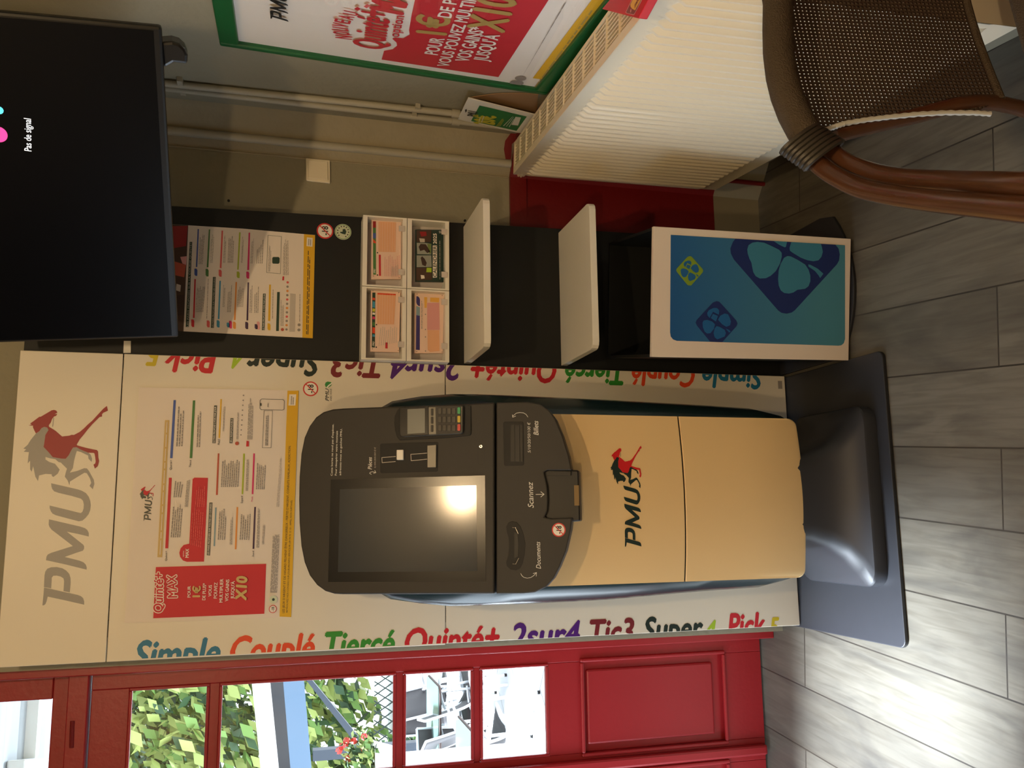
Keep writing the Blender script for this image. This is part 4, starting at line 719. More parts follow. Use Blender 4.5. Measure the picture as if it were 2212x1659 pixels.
# ------------------------------------------------------------------ television on a swivel arm
tk = .833; to = EYE+(V((.898, .240, 1.920))-EYE)*tk; TW, THt = .9*tk, .9*tk*.575
TR_ = M4.Rotation(-.788, 3, 'Z') @ M4.Rotation(.133, 3, 'X'); tx, ty, tz = TR_ @ V((1, 0, 0)), TR_ @ V((0, 1, 0)), TR_ @ V((0, 0, 1))
tv = thing('television', to+tx*TW/2, 'large black flat television tilted down from the corner above the stand', 'television')
TP = lambda x, y, z: to+tx*x+ty*y+tz*z
mb = MB(); bz = .012
def tvb(mb, x0, x1, y0, y1, z0, z1, m): mb.box(TP(x0, y0, z0), tx*(x1-x0), ty*(y1-y0), tz*(z1-z0), m)
tvb(mb, 0, TW, 0, .022, 0, THt, 'tv_black'); mb.build('casing', tv, bevel=.006)
mb = MB(); tvb(mb, .10, TW-.10, .022, .062, .05, THt-.08, 'tv_black'); mb.build('rear_cover', tv, bevel=.01)
mb = MB(); tvb(mb, .009, TW-.009, -.0012, .004, .016, THt-.009, 'tv_screen'); scr = mb.build('screen', tv)
TS = Surf(TP(0, -.0018, 0), tx, tz); a = Art(TS, .0003)
a.text('Pas de signal', (68, 327), (67, 257), 13, 'screen_white', 0, .004)
a.disc((-4, 290), 17, 'screen_pink', 24)
a.polyab([(lambda c: (c[0]+.008*cos(k*pi/6), c[1]+.008*sin(k*pi/6)))(TS.ab((-2, 238))) for k in range(12)], 'screen_cyan'); a.build('screen_message', scr)
# foot seen below the lower right corner
FB = Surf(TP(0, .012, 0), tx, tz); fp = [(346, 92), (372, 90), (388, 95), (400, 106), (406, 120), (405, 140), (392, 138), (375, 136), (365, 142), (352, 148)]
MB().prism([FB.at(p) for p in fp], ty*.05, 'tv_black').build('stand_foot', tv, bevel=.006)
ar = thing('swivel_bracket', (1.15, .02, 2.12), 'black swivel wall bracket behind the tilted television', 'bracket')
pc = TP(TW*.5, .062, THt*.5); MB().tube([pc, (1.20, .06, pc.z), (1.22, .118, pc.z)], .018, 'tv_black', 10).build('arm', ar, smooth=40); MB().abox((1.14, .112, pc.z-.1), (1.30, .125, pc.z+.1), 'tv_black').build('wall_plate', ar)
mb = MB(); mb.box(TP(TW*.5-.1, .060, THt*.5-.1), tx*.2, ty*.012, tz*.2, 'tv_black'); mb.build('screen_plate', ar)
# ------------------------------------------------------------------ radiator under the framed poster
yw, pt = radians(8.04), radians(3.265); rF = V((1.4336, .0468, .92)); rn = V((-cos(yw), sin(yw), 0)); rd0 = V((-sin(yw), -cos(yw), 0)); zz_ = V((0, 0, 1))
rl = rd0*cos(pt)+zz_*sin(pt); ru = zz_*cos(pt)-rd0*sin(pt); RH, RD, RL = .6914, .1015, 1.30
RP = lambda l, d, h: rF + rl*l - rn*d + ru*(h-RH)       # along, depth from the front, height
ra = thing('radiator', RP(RL/2, RD/2, 0), 'cream ribbed panel radiator on the right wall', 'radiator')
mb = MB(); rows_ = []; N_ = int(RL/.0333*8)
prof_h = [(0, .0), (.012, .0), (.020, .004), (.045, .004), (.052, 0), (.062, 1), (.640, 1), (.655, 0), (.668, .006), (RH-.012, .004), (RH, .003)]
for h_, k in prof_h:
    row = []
    for i in range(N_+1):
        l = RL*i/N_; d = .004
        if k == 1: ph = (l-.03)/.0333; d = .002+.0075*max(-1, min(1, 1.5*cos(2*pi*ph)))*(1 if .02 < l < RL-.02 else 0)
        elif k: d = k
        row.append(RP(l, d-.004, h_))
    rows_.append(row)
mb.grid(rows_, 'radiator_white'); mb.build('front_panel', ra, smooth=40)
mb = MB()
for l in (0, RL-.004): mb.prism([RP(l, .0, 0), RP(l, RD, 0), RP(l, RD, RH), RP(l, .0, RH)], rl*.004, 'radiator_white'); 
mb.build('side_panel', ra) if False else None
for l in (0, RL-.004): MB().prism([RP(l, .001, 0), RP(l, RD, 0), RP(l, RD, RH+.001), RP(l, .001, RH+.001)], rl*.004, 'radiator_white').build('side_panel', ra, bevel=.001)
MB().prism([RP(0, RD-.004, .01), RP(RL, RD-.004, .01), RP(RL, RD-.004, RH-.01), RP(0, RD-.004, RH-.01)], -rn*.003, 'radiator_white').build('back_panel', ra)
mb = MB(); T_ = RH+.0015; 
def bar(l0, l1, d0, d1, h0, h1): mb.box(RP(l0, d0, h0), rl*(l1-l0), -rn*(d1-d0), ru*(h1-h0), 'radiator_white')
bar(0, RL, 0, .020, T_-.006, T_); bar(0, RL, RD-.008, RD, T_-.006, T_); bar(0, .012, 0, RD, T_-.006, T_+.0005)
for k in range(7): bar(0, RL, .026+.0098*k, .0295+.0098*k, T_-.012, T_-.002)
for k in range(1, 15): bar(.086*k-.002, .086*k+.002, .012, RD-.004, T_-.006, T_+.0003)
mb.build('top_grille', ra)
for k in range(3): MB().box(RP(.03, .03+.028*k, .05), rl*(RL-.06), -rn*.002, ru*(RH-.09), 'wall_dirty').build('fin_plate', ra)
for l in (.25, 1.05): MB().box(RP(l, RD, .1), rl*.04, -rn*.05, ru*.45, 'radiator_white').build('mounting_bracket', ra)
# thermostatic valve, pointing out of the left end
va = ru.cross(rn)*-1; vx = -rl; vc = RP(0, .030, RH-.036)
vx = V((vx.x, vx.y, vx.z)).normalized()
mb = MB(); R0 = .0235
seg = []
def ringv(t, r, n=36, rib=0): return [vc+vx*t+(ru*cos(2*pi*k/n)-rn*sin(2*pi*k/n))*(r-(rib if k % 3 == 1 else 0)) for k in range(n)]
mb.loft([ringv(.004, .012), ringv(.010, .020), ringv(.012, R0), ringv(.034, R0), ringv(.036, .0222), ringv(.040, .0218), ringv(.042, .0218, rib=.003), ringv(.068, .021, rib=.003), ringv(.070, .0205), ringv(.076, .019), ringv(.078, .015)], 'valve_cream'); mb.build('thermostatic_valve', ra, smooth=25)
vp = vc+vx*.006-rn*.02; MB().tube([vc+vx*.004, vp, V((vp.x+.01, vp.y+.02, vp.z-.06)), V((vp.x+.012, vp.y+.03, .05)), V((vp.x+.012, vp.y+.03, .002))], .008, 'red_paint', 8).build('supply_pipe', ra, smooth=40)
# pipes up the right wall
RW2 = RWALL.shift(.012)
for (pa, pb), r in ((((365, 181), (984, 245)), .0105), (((365, 191), (984, 262)), .0105)):
    a_, b_ = RW2.at(pa), RW2.at(pb); dd = (a_-b_).normalized(); top = b_+dd*((CEIL-.0-b_.z)/dd.z); 
    if pa[1] == 181: tg, lab = b_, 'grey painted heating pipe on the right wall, the one nearer the framed poster'
    else: lab = 'grey painted heating pipe on the right wall, the one nearer the corner'
    pth = thing('heating_pipe', (b_.x, b_.y, b_.z), lab, 'pipe'); low = V((b_.x, b_.y, .70))
    MB().tube([low, b_, top-V((0, 0, .001))], r*.9, 'pipe_grey', 12).build('pipe', pth, smooth=50); MB().tube([b_-V((0, 0, .012)), b_+V((0, 0, .012))], r*1.25, 'pipe_grey', 12).build('collar', pth, smooth=50)
    for z in (1.25, 1.9): MB().abox((b_.x-.004, b_.y-.016, z), (b_.x+.03, b_.y+.016, z+.014), 'pipe_grey').build('pipe_clip', pth)
# light switch
swp = [BACK.at(p) for p in ((660.5, 343.5), (712.5, 348.5), (713, 398), (661, 392))]; c_ = sum(swp, V((0, 0, 0)))/4
sw = thing('light_switch', c_, 'square cream light switch on the grey wall right of the black stand', 'switch')
MB().prism([p+V((0, -.009, 0)) for p in swp], (0, .0085, 0), 'switch_white').build('cover_plate', sw, bevel=.002)
MB().prism([V((p.x*.80+c_.x*.20, -.002+.125-.009-.003, p.z*.80+c_.z*.20)) for p in swp], (0, .004, 0), 'switch_white').build('rocker', sw, bevel=.0015)
for p, r in (((494, 434), .0032), ((1004, 477), .0032)): 
    h_ = BACK.at(p); th = MB().tube([h_+V((0, .0, 0)), h_+V((0, -.004, 0))], r*1.2, 'gap_black', 10).build('screw'); tag(th, 'small dark screw head in the grey wall beneath the television' if p[0] < 600 else 'small dark screw head in the grey wall above the upper white shelf', 'screw')
# ------------------------------------------------------------------ framed poster on the right wall
FW = RWALL.shift(.022)
fp_ = thing('framed_poster', FW.at((900, 60)), 'green framed poster with red panel on the right wall above the radiator', 'framed poster')
A_, B_, C_, D_ = FW.ab((475, 100)), FW.ab((1180, 207)), FW.ab((457, 0)), FW.ab((1318, 10))
wid = .62; TLp, BLp = A_, B_
TRp = (A_[0]+wid, A_[1]+.004); BRp = (B_[0]+wid, B_[1])
def bilin(s_, t): return tuple((TLp[k]*(1-s_)+TRp[k]*s_)*(1-t)+(BLp[k]*(1-s_)+BRp[k]*s_)*t for k in (0, 1))
def fbar(s0, s1, t0, t1, m='frame_green', d=.020, l=0): return [FW.P(*bilin(*q_), l) for q_ in ((s0, t0), (s1, t0), (s1, t1), (s0, t1))]
wx, wt, wb_ = .020/wid, .052, .045
for q_ in ((0, wx, 0, 1), (1-wx, 1, 0, 1), (wx, 1-wx, 0, wt), (wx, 1-wx, 1-wb_, 1)): MB().prism(fbar(*q_), -FW.n*.020, 'frame_green').build('frame_bar', fp_, bevel=.004)
MB().prism(fbar(wx, 1-wx, wt, 1-wb_, l=-.012), -FW.n*.003, 'paper_white').build('sheet', fp_)
FS = FW.shift(-.0115); K2 = Zm(450, 0, 3.16); K3 = Zm(950, 0, 3.16); K9 = Zm(560, 0, 4.424)
inner = [FS.P(*bilin(*q_)) for q_ in ((wx, wt), (1-wx, wt), (1-wx, 1-wb_), (wx, 1-wb_))]
iab = [((p-FS.o).dot(FS.ex), (p-FS.o).dot(FS.ey)) for p in inner]
FC = [lambda p: iab[1][0]-p[0], lambda p: p[1]-iab[2][1]]
a = Art(FS); a.clips = FC
rl_, rb_ = FS.ab(K2((1183, 405))[0]), FS.ab(K2((1980, 525))[0]); rr_ = FS.ab(K3((640, 110))[0]); rtop = FS.ab(K9((1500, 0))[0])
sl = (rr_[1]-rb_[1])/(rr_[0]-rb_[0]) if False else 0
xr2 = iab[1][0]-.02
K2p = lambda *p: [FS.ab(q_) for q_ in K2(*p)]
pts = K2p((1183, 405), (1200, 345), (1260, 335), (1288, 310), (1285, 290), (1255, 262), (1275, 255), (1330, 260), (1375, 235), (1370, 205), (1390, 90), (1410, 0))
a.polyab([(rb_[0], rb_[1])]+pts+[(pts[-1][0]+.07, pts[-1][1]+.01), (xr2, pts[-1][1]+.01), (xr2, rb_[1])], 'print_red'); a.up()
yl0, yl1 = FS.ab(K3((575, 610))[0]), FS.ab(K3((690, 628))[0]); a.polyab([(iab[0][0], yl0[1]), (iab[1][0], yl0[1]), (iab[1][0], iab[2][1]), (iab[0][0], iab[2][1])], 'print_yellow'); a.up()
a.lines(K3((1045, 40), (1085, 60), (690, 600), (640, 590)), 2, 'gold_deep', .5, 71, .1); a.lines(K3((840, 30), (875, 0), (575, 500), (562, 520)), 1, 'ink_grey', .5, 72, 0)
a.disc(K3((552, 532))[0], 5, 'ink_grey', 12); a.disc(K3((525, 563))[0], 6, 'ink_grey', 12)
a.build('printed_panel', fp_)
a = Art(FS, .0014); a.clips = FC
for t, p0, p1, cap, m, sh, of in (('POUR', (1565, 372), (1612, 262), 13, 'paper_white', 0, .02), ('1€', (1620, 235), (1650, 115), 29, 'gold_deep', 0, .03), ('DE PLUS', (1655, 118), (1745, -110), 15, 'paper_white', 0, .02), ('VOUS POUVEZ MULTIPLIER', (1640, 450), (1880, -125), 13, 'paper_white', 0, .02), ("VOS GAINS*", (1775, 415), (1890, 185), 14, 'paper_white', 0, .02), ("JUSQU'À", (1900, 412), (1990, 235), 14, 'paper_white', 0, .02), ('X10', (2010, 215), (2110, -20), 40, 'gold_deep', .1, .03)):
    a.text(t, *K2(p0, p1), cap, m, sh, of)
a.text('Quinté+', *K2((1195, 330), (1245, 75)), 30, 'print_red', .2, .02); a.text('option', *K2((1300, 245), (1338, 100)), 10, 'print_red', 0, .02); a.text('MAX', *K2((1320, 85), (1400, -110)), 34, 'print_red', .1, .05)
for i, ch in enumerate('NOUVEAU'):
    t = i/6; p = ((965-12*sin(pi*t)*2.2+42*t**2.2, 255-150*t), ); x, y = 985-40*sin(pi*min(1, t*.95+.05))+30*t*t, 258-165*t
    a.text(ch, *K2((x, y), (x+3+8*t, y-20)), 15, 'print_red', 0, .02)
a.poly(K2((995, 42), (1018, 28), (1042, 42), (1020, 56)), 'print_red'); a.poly(K2((1060, 25), (1085, 8), (1110, 20), (1080, 38)), 'print_red_light')
logo(a, K9((280, 183), (279, 107), (108, 152)), 'ink_black', 'ink_black', ('P', 'M', 'U'), False, [PANEL.ab(p) for p in BIG2((640, 1580), (672, 1147), (124, 1588))])
a.build('printed_text', fp_)
mb = MB(); mb.prism([FW.P(*bilin(*q_), -.004) for q_ in ((wx, wt), (1-wx, wt), (1-wx, 1-wb_), (wx, 1-wb_))], -FW.n*.001, 'pane_glass'); mb.build('cover_sheet', fp_)
# ------------------------------------------------------------------ cartons standing on the radiator
TOPZ = lambda p: None
RT = Surf(RP(0, RD, RH+.002), rl, -rn)    # the grille's top face
g0, g1 = V(RT.at((1162, 238))), None
cbx = thing('leaflet_carton', RP(.09, RD+.01, RH-.05), 'white carton with green 20 euro advert standing behind the far end of the radiator', 'carton')
KX = Zm(960, 180, 5.53)
CB = Surf(RP(0, RD+.008, RH), rd0, zz_)
face = [CB.at(p) for p in KX((285, 178), (1062, 372), (1062, 420), (930, 590), (870, 590), (160, 432))]
face[2] = V((face[1].x, face[1].y, face[1].z-.05)); face[3] = V((face[4].x, face[4].y, face[4].z-.04))
MB().prism(face, -CB.n*.003, 'white_plastic').build('front_face', cbx)
a = Art(CB, .0006); a.poly(KX((420, 262), (985, 395), (862, 565), (318, 448)), 'advert_green'); a.up(); a.text('20€', *KX((590, 490), (610, 385)), 14, 'acid_yellow', .1, .04)
a.poly(KX((850, 395), (915, 402), (880, 500), (800, 490)), 'white_ink'); a.lines(KX((830, 370), (850, 395), (790, 520), (690, 500)), 3, 'white_ink', .3, 81); a.lines(KX((690, 415), (725, 420), (670, 510), (615, 505)), 3, 'acid_yellow', .4, 82); a.lines(KX((410, 400), (500, 370), (460, 465), (395, 450)), 2, 'white_ink', .3, 83); a.text('PMU', *KX((385, 395), (400, 330)), 7, 'ink_dark', .3, .02); a.poly(KX((245, 310), (265, 300), (270, 325), (250, 345)), 'ink_dark'); a.build('printed_advert', cbx)
bk = RWALL.shift(.004); bf = [bk.at(p) for p in KX((300, 172), (560, 132), (700, 122), (920, 120), (1120, 135), (1100, 380), (1062, 420), (640, 262))]
MB().prism(bf, -bk.n*.002, 'cardboard').build('back_flap', cbx)
RB = Surf(RP(.78, .012, RH+.004), V((.35, -.94, 0)), V((.10, .0, 1)))
KR = Zm(1280, 0, 11.06)
rbx = thing('display_carton', RP(.80, .05, RH+.002), 'red carton lying on the radiator grille at the frame edge', 'carton')
RBt = RT.shift(.020)
red = [RBt.at(p) for p in KR((215, 215), (1085, 440), (1320, 0), (1700, -700), (800, -700), (390, 10))]
MB().prism(red, -RBt.n*.018, 'box_red').build('carton_body', rbx, bevel=.002)
a = Art(RBt, .0006); a.poly(KR((790, 300), (935, 0), (1100, -340), (1380, -340), (1195, 0), (1010, 345), (985, 362), (815, 320)), 'slip_rose'); a.up().poly(KR((815, 290), (945, 25), (1110, -320), (1350, -320), (1170, 0), (1020, 310), (990, 345), (830, 312)), 'label_brown'); a.up().poly(KR((920, 110), (975, 0), (1120, -300), (1330, -300), (1170, 0), (1035, 250), (960, 210), (925, 160)), 'label_yellow'); a.up(); a.disc(KR((935, 260))[0], 3.6, 'slip_rose', 12); a.text('médium', *KR((1030, 200), (1230, -200)), 9, 'label_brown', .2, .02); a.build('printed_label', rbx)
# ------------------------------------------------------------------ woven armchair in the near corner
BXc = V((.988, .155, 0)).normalized(); ptop = Surf((0, 0, .90), (1, 0, 0), (0, 1, 0)).at((1690, 250)); pbot = Surf((0, 0, .53), (1, 0, 0), (0, 1, 0)).at((2160, 205))
BYc = (ptop-pbot); BYc = (BYc-BXc*BYc.dot(BXc)).normalized(); CS = Surf(ptop, BXc, BYc)
ch = thing('armchair', (1.12, -1.5, 0), 'brown woven bistro armchair with cane-look tube arms in front of the radiator', 'armchair')
edge = [CS.ab(p) for p in ((1650, 0), (1649, 60), (1650, 110), (1656, 160), (1667, 205), (1684, 250), (1704, 288), (1722, 318))]
cxm = edge[0][0]+.03      # the far half of the back mirrors the seen half
rim = [(a_, b_) for a_, b_ in edge]; full = rim[::-1]+[(cxm+(cxm-a_), b_) for a_, b_ in rim if a_ < cxm-.01]
rr__ = .024; arc = [CS.P(a_, b_-rr__*.6, 0) for a_, b_ in full]
# pull the rail centre inwards from the silhouette
mid = CS.P(cxm, full[0][1]-.12)
cen = []
for i, p in enumerate(arc):
    t = (arc[min(i+1, len(arc)-1)]-arc[max(i-1, 0)]).normalized(); nn = CS.n.cross(t).normalized()
    if (mid-p).dot(nn) < 0: nn = -nn
    cen.append(CS.P(*full[i])+nn*rr__)
MB().tube(cen, rr__, 'rail_weave', 14).build('top_rail', ch, smooth=50)
# woven back: slightly hollow sheet between the rail and its lower hem
lo = [CS.ab(p) for p in ((1775, 290), (1900, 262), (2000, 250), (2100, 246), (2163, 214))]
cols = 28; rows_ = []
def lx(b_):
    L_ = [(p[1], p[0]) for p in lo]; L_.sort()
    r0 = sorted(((q_[1], q_[0]) for q_ in [((p-CS.o).dot(CS.ex), (p-CS.o).dot(CS.ey)) for p in cen[:len(cen)//2]]))
    return interp(L_+[r for r in r0 if r[0] > L_[-1][0]], b_)
btop = max((p-CS.o).dot(CS.ey) for p in cen); bbot = CS.ab((2163, 214))[1]
me_rows = []
for j in range(25):
    b_ = bbot+(btop-.004-bbot)*j/24; x0 = lx(b_); x1 = 2*cxm-x0
    me_rows.append([(x0+(x1-x0)*i/cols, b_) for i in range(cols+1)])
mb = MB(); mb.grid([[CS.P(a_, b_, -.018*sin(pi*i/cols)*1.0) for i, (a_, b_) in enumerate(r)] for r in me_rows], 'chair_weave'); wv = mb.build('woven_back', ch, smooth=60)
uv = wv.data.uv_layers.new(name='UVMap'); flat = [q_ for r in me_rows for q_ in r]
for lp in wv.data.loops: uv.data[lp.index].uv = flat[lp.vertex_index]
MB().tube([CS.P(x, bbot, -.018*sin(pi*k/10)) for k, x in enumerate([lx(bbot)+(2*cxm-2*lx(bbot))*k/10 for k in range(11)])], .006, 'rail_weave', 8).build('hem', ch, smooth=40)
mb = MB(); cordp = [CS.at(p, .004) for p in ((1778, 285), (1800, 277), (1822, 270), (1870, 262), (1920, 256), (1980, 250), (2040, 247), (2100, 247), (2142, 250))]
fine = []
for p, q_ in zip(cordp, cordp[1:]): fine += [p.lerp(q_, k/6) for k in range(6)]
MB().tube(fine, [.0034+.0012*(k % 2) for k in range(len(fine))], 'cord_white', 8).build('edge_cord', ch, smooth=40)
SP = lambda px, d: CS.at(px, 0) if d == 0 else Surf(CS.o+V((CS.n.x, CS.n.y, 0)).normalized()*d, CS.ex, CS.ey).at(px)
t1 = [((1722, 322), 0), ((1759, 348), .01), ((1797, 377), .03), ((1854, 405), .07), ((1923, 421), .13), ((2018, 434), .21), ((2120, 444), .30), ((2212, 453), .37), ((2330, 462), .44)]
t2 = [((1752, 296), 0), ((1790, 323), .01), ((1828, 351), .03), ((1885, 373), .07), ((1955, 386), .13), ((2050, 392), .21), ((2130, 396), .29), ((2212, 399), .36), ((2330, 402), .43)]
P1 = [SP(*t) for t in t1]; P2 = [SP(*t) for t in t2]
mirror = lambda p: p-CS.ex*(2*((p-CS.o).dot(CS.ex)-cxm))
def smoothp(P, n=5):
    out = []
    for i in range(len(P)-1):
        p0, p1, p2, p3 = P[max(i-1, 0)], P[i], P[i+1], P[min(i+2, len(P)-1)]
        for k in range(n):
            t = k/n; out.append(.5*((2*p1)+(p2-p0)*t+(2*p0-5*p1+4*p2-p3)*t*t+(3*p1-p0-3*p2+p3)*t**3))
    return out+[P[-1]]
for f in (lambda p: p, mirror):
    MB().tube([f(p) for p in smoothp(P1)], .0135, 'cane_brown', 14).build('arm', ch, smooth=50)
    e = P1[-1]; ft = V((e.x, e.y, .0)); MB().tube([f(p) for p in smoothp([P1[-1]-V((0, 0, -.0)), e+CS.n*.03+V((0, 0, -.05)), V((e.x, e.y, .3))+CS.n*.02, ft])], .0135, 'cane_brown', 12).build('leg', ch, smooth=50)
    MB().tube([f(p) for p in smoothp(P2)], .0135, 'cane_brown', 14).build('arm_brace', ch, smooth=50)
    # rear leg going down from the lower corner of the back
    a0 = SP((2150, 222), -.01); rb = V((a0.x, a0.y, 0))-V((CS.n.x, CS.n.y, 0)).normalized()*.10
    MB().tube([f(p) for p in smoothp([SP((1800, 292), -.012), SP((1960, 254), -.012), a0, a0.lerp(rb, .5)+V((0, 0, -.0)), V((rb.x, rb.y, .0))])], .0125, 'cane_brown', 12).build('leg', ch, smooth=50)
    mb = MB(); 
    dj = (cen[1]-cen[0]).normalized() if False else (SP((1795, 350), .02)-SP((1722, 300), 0)).normalized()
    j0 = SP((1728, 300), .004)
    for k in range(7):
        c_ = j0+dj*(.0075*k); w_ = CS.n.cross(dj).normalized(); ringp = []
        for i in range(17):
            t = 2*pi*i/16; ringp.append(f(c_+w_*(.037*cos(t))+CS.n*(.020*sin(t))))
        mb.tube(ringp, .0042, 'binding', 6, caps=False)
    mb.build('binding', ch, smooth=40)
# seat
nF = V((CS.n.x, CS.n.y, 0)).normalized(); sc0 = CS.P(cxm, bbot); s0 = V((sc0.x, sc0.y, .44))-nF*.02
seat = []
for a_, d in ((-.20, 0), (.20, 0), (.225, .40), (.20, .43), (-.20, .43), (-.225, .40)): seat.append(s0+CS.ex*a_+nF*d)
MB().prism(seat, (0, 0, -.03), 'rail_weave').build('seat', ch, bevel=.01)

# ------------------------------------------------------------------ ceiling lamp in the room
for nm, x, y, z, lab in (('pendant_lamp', .48, -2.2, 2.70, 'bare warm bulb hanging over the terminal'), ('pendant_lamp', -.5, -3.6, 2.34, 'bare warm bulb hanging at the back of the room')):
    l_ = thing(nm, (x, y, z), lab, 'lamp'); MB().tube([(x, y, z+.06), (x, y, CEIL)], .004, 'tv_black', 6).build('cord', l_); MB().tube([(x, y, z+.02), (x, y, z+.07)], .018, 'white_plastic', 12).build('socket', l_)
    mb = MB(); rg = []
    for k in range(9):
        t = pi*(k+.4)/9; rg.append([V((x+.034*sin(t)*cos(a_*pi/8), y+.034*sin(t)*sin(a_*pi/8), z-.012+.036*cos(t))) for a_ in range(16)])
    mb.loft(rg, 'bulb_glow'); mb.build('bulb', l_, smooth=60)
# ------------------------------------------------------------------ terrace beyond the door, a few steps lower
GZ = -.75
struct(MB().abox((-14, .42, GZ-.05), (6, 26, GZ), 'terrace_tiles').build('ground', origin=(0, 6, GZ)))
struct(MB().abox((-1.14, .36, GZ), (1.75, .45, -.02), 'render_wall').build('wall_terrace', origin=(0, .4, GZ)))
hz = lambda z, px: Surf((0, 0, z), (1, 0, 0), (0, 1, 0)).at(px)
hy = lambda y, px: Surf((0, y, 0), (1, 0, 0), (0, 0, 1)).at(px)
def copy_tree(o, parent=None):
    c = o.copy(); C.objects.link(c); c.parent = parent
    for k in list(o.children): copy_tree(k, c)
    return c
def terrace_chair(label):
    r = thing('terrace_chair', (0, 0, 0), label, 'chair', 'chairs on the terrace')
    W, Dp = .26, .25
    for s in (-1, 1):
        MB().tube(smoothp([V((s*W, -.30, 0)), V((s*W, -.27, .30)), V((s*W, -.22, .58)), V((s*W, -.08, .655)), V((s*W, .10, .64)), V((s*W, .22, .60))], 4), .014, 'aluminium', 8).build('arm', r, smooth=50)
        MB().tube(smoothp([V((s*(W-.02), .34, 0)), V((s*(W-.02), .20, .30)), V((s*(W-.02), .0, .42)), V((s*(W-.02), -.22, .43))], 4), .013, 'aluminium', 8).build('leg', r, smooth=50)
        MB().tube(smoothp([V((s*(W-.03), -.20, .42)), V((s*(W-.03), .10, .40)), V((s*(W-.03), .20, .50)), V((s*(W-.03), .30, .90))], 4), .013, 'aluminium', 8).build('frame_tube', r, smooth=50)
        MB().tube([V((s*W, -.30, 0)), V((s*W, -.30, .025))], .017, 'matt_black', 8).build('foot_cap', r)
    sl = smoothp([V((0, -.21, .435)), V((0, 0, .405)), V((0, .12, .41)), V((0, .20, .50)), V((0, .27, .75)), V((0, .30, .89))], 4)
    n_ = len(sl); MB().grid([[p+V((x, 0, 0)) for x in (-.225, -.08, .08, .225)] for p in sl[:9]], 'sling_dark').build('seat', r, smooth=40, solid=.004)
    MB().grid([[p+V((x, 0, 0)) for x in (-.225, -.08, .08, .225)] for p in sl[8:]], 'sling_dark').build('backrest', r, smooth=40, solid=.004)
    MB().tube([V((-.23, .30, .90)), V((.23, .30, .90))], .013, 'aluminium', 8).build('top_bar', r, smooth=50)
    return r
spots = [((1048, 1606), -.20, 150, 'dark sling terrace chair nearest the door, filling the foot of the lowest pane'), ((922, 1478), -.12, 60, 'dark sling terrace chair behind the far side of the glass table'), ((985, 1484), -.22, 100, 'dark sling terrace chair tucked against the near side of the glass table, back turned'), ((908, 1540), -.05, 15, 'dark sling terrace chair alone behind the glass table'), ((948, 1628), -.12, 200, 'dark sling terrace chair beside the green bush'), ((1003, 1545), -.31, 120, 'dark sling terrace chair pushed beneath the glass table')]
pc_ = None
for i, (px, z, yaw, lab) in enumerate(spots):
    p = hz(z, px)
    if pc_ is None: pc_ = terrace_chair(lab); o = pc_
    else: o = copy_tree(pc_); o['label'] = lab
    o.location = (p.x, p.y, GZ); o.rotation_euler = (0, 0, radians(yaw))
def table(px, lab, r=.36):
    p = hz(GZ+.73, px); t = thing('terrace_table', (p.x, p.y, GZ), lab, 'table')
    MB().prism(rrect(p.x-r, p.x+r, p.y-r, p.y+r, .06, GZ+.742), (0, 0, -.010), 'table_glass').build('glass_top', t)
    mb = MB(); q = rrect(p.x-r, p.x+r, p.y-r, p.y+r, .06, GZ+.722); mb.tube(q+[q[0]], .013, 'wood_dark', 8); mb.build('top_frame', t, smooth=50)
    for sx in (-1, 1):
        for sy in (-1, 1): MB().tube([V((p.x+sx*(r-.05), p.y+sy*(r-.05), GZ+.71)), V((p.x+sx*(r-.02), p.y+sy*(r-.02), GZ))], .015, 'aluminium', 8).build('leg', t, smooth=50)
table((936, 1548), 'small glass-topped terrace table seen through the third door pane'); table((1004, 1652), 'glass-topped terrace table nearest the door, cut by the frame edge', .34)
# timber frame with brace, white roof edge
TY_ = 8.6; HB = lambda px: hy(TY_, px)
tf = thing('timber_frame', HB((760, 1632)), 'blue-grey timber post and beam frame with diagonal brace on the terrace', 'pergola')
def beam(name, pxs, m, dy=.14, oy=0): return MB().prism([HB(p)+V((0, oy, 0)) for p in pxs], (0, dy, 0), m).build(name, tf)
beam('beam', [(609, 1440), (654, 1438), (680, 1740), (634, 1740)], 'blue_beam')
bt = HB((676, 1632)); pb = HB((676, 1622)), HB((676, 1645))
MB().abox((pb[1].x, TY_, GZ), (pb[0].x, TY_+.14, bt.z), 'grey_post').build('post', tf)
beam('brace', [(655, 1462), (668, 1462), (796, 1618), (778, 1620)], 'grey_post', .08, .03)
rfz = thing('roof_edge', HB((570, 1560)), 'white roof edge with dark underside behind the blue beam', 'roof'); rfz['kind'] = 'thing'
MB().prism([HB(p)+V((0, .6, 0)) for p in [(535, 1440), (577, 1440), (607, 1740), (566, 1740)]], (0, .08, 0), 'fascia').build('fascia_board', rfz)
MB().prism([HB(p)+V((0, .9, 0)) for p in [(570, 1440), (622, 1440), (650, 1740), (600, 1740)]], (0, .08, 0), 'soffit').build('soffit_board', rfz)
MB().abox((HB((560, 1740)).x-.1, TY_+.65, GZ), (HB((560, 1740)).x, TY_+.8, HB((600, 1740)).z), 'soffit').build('post', rfz)
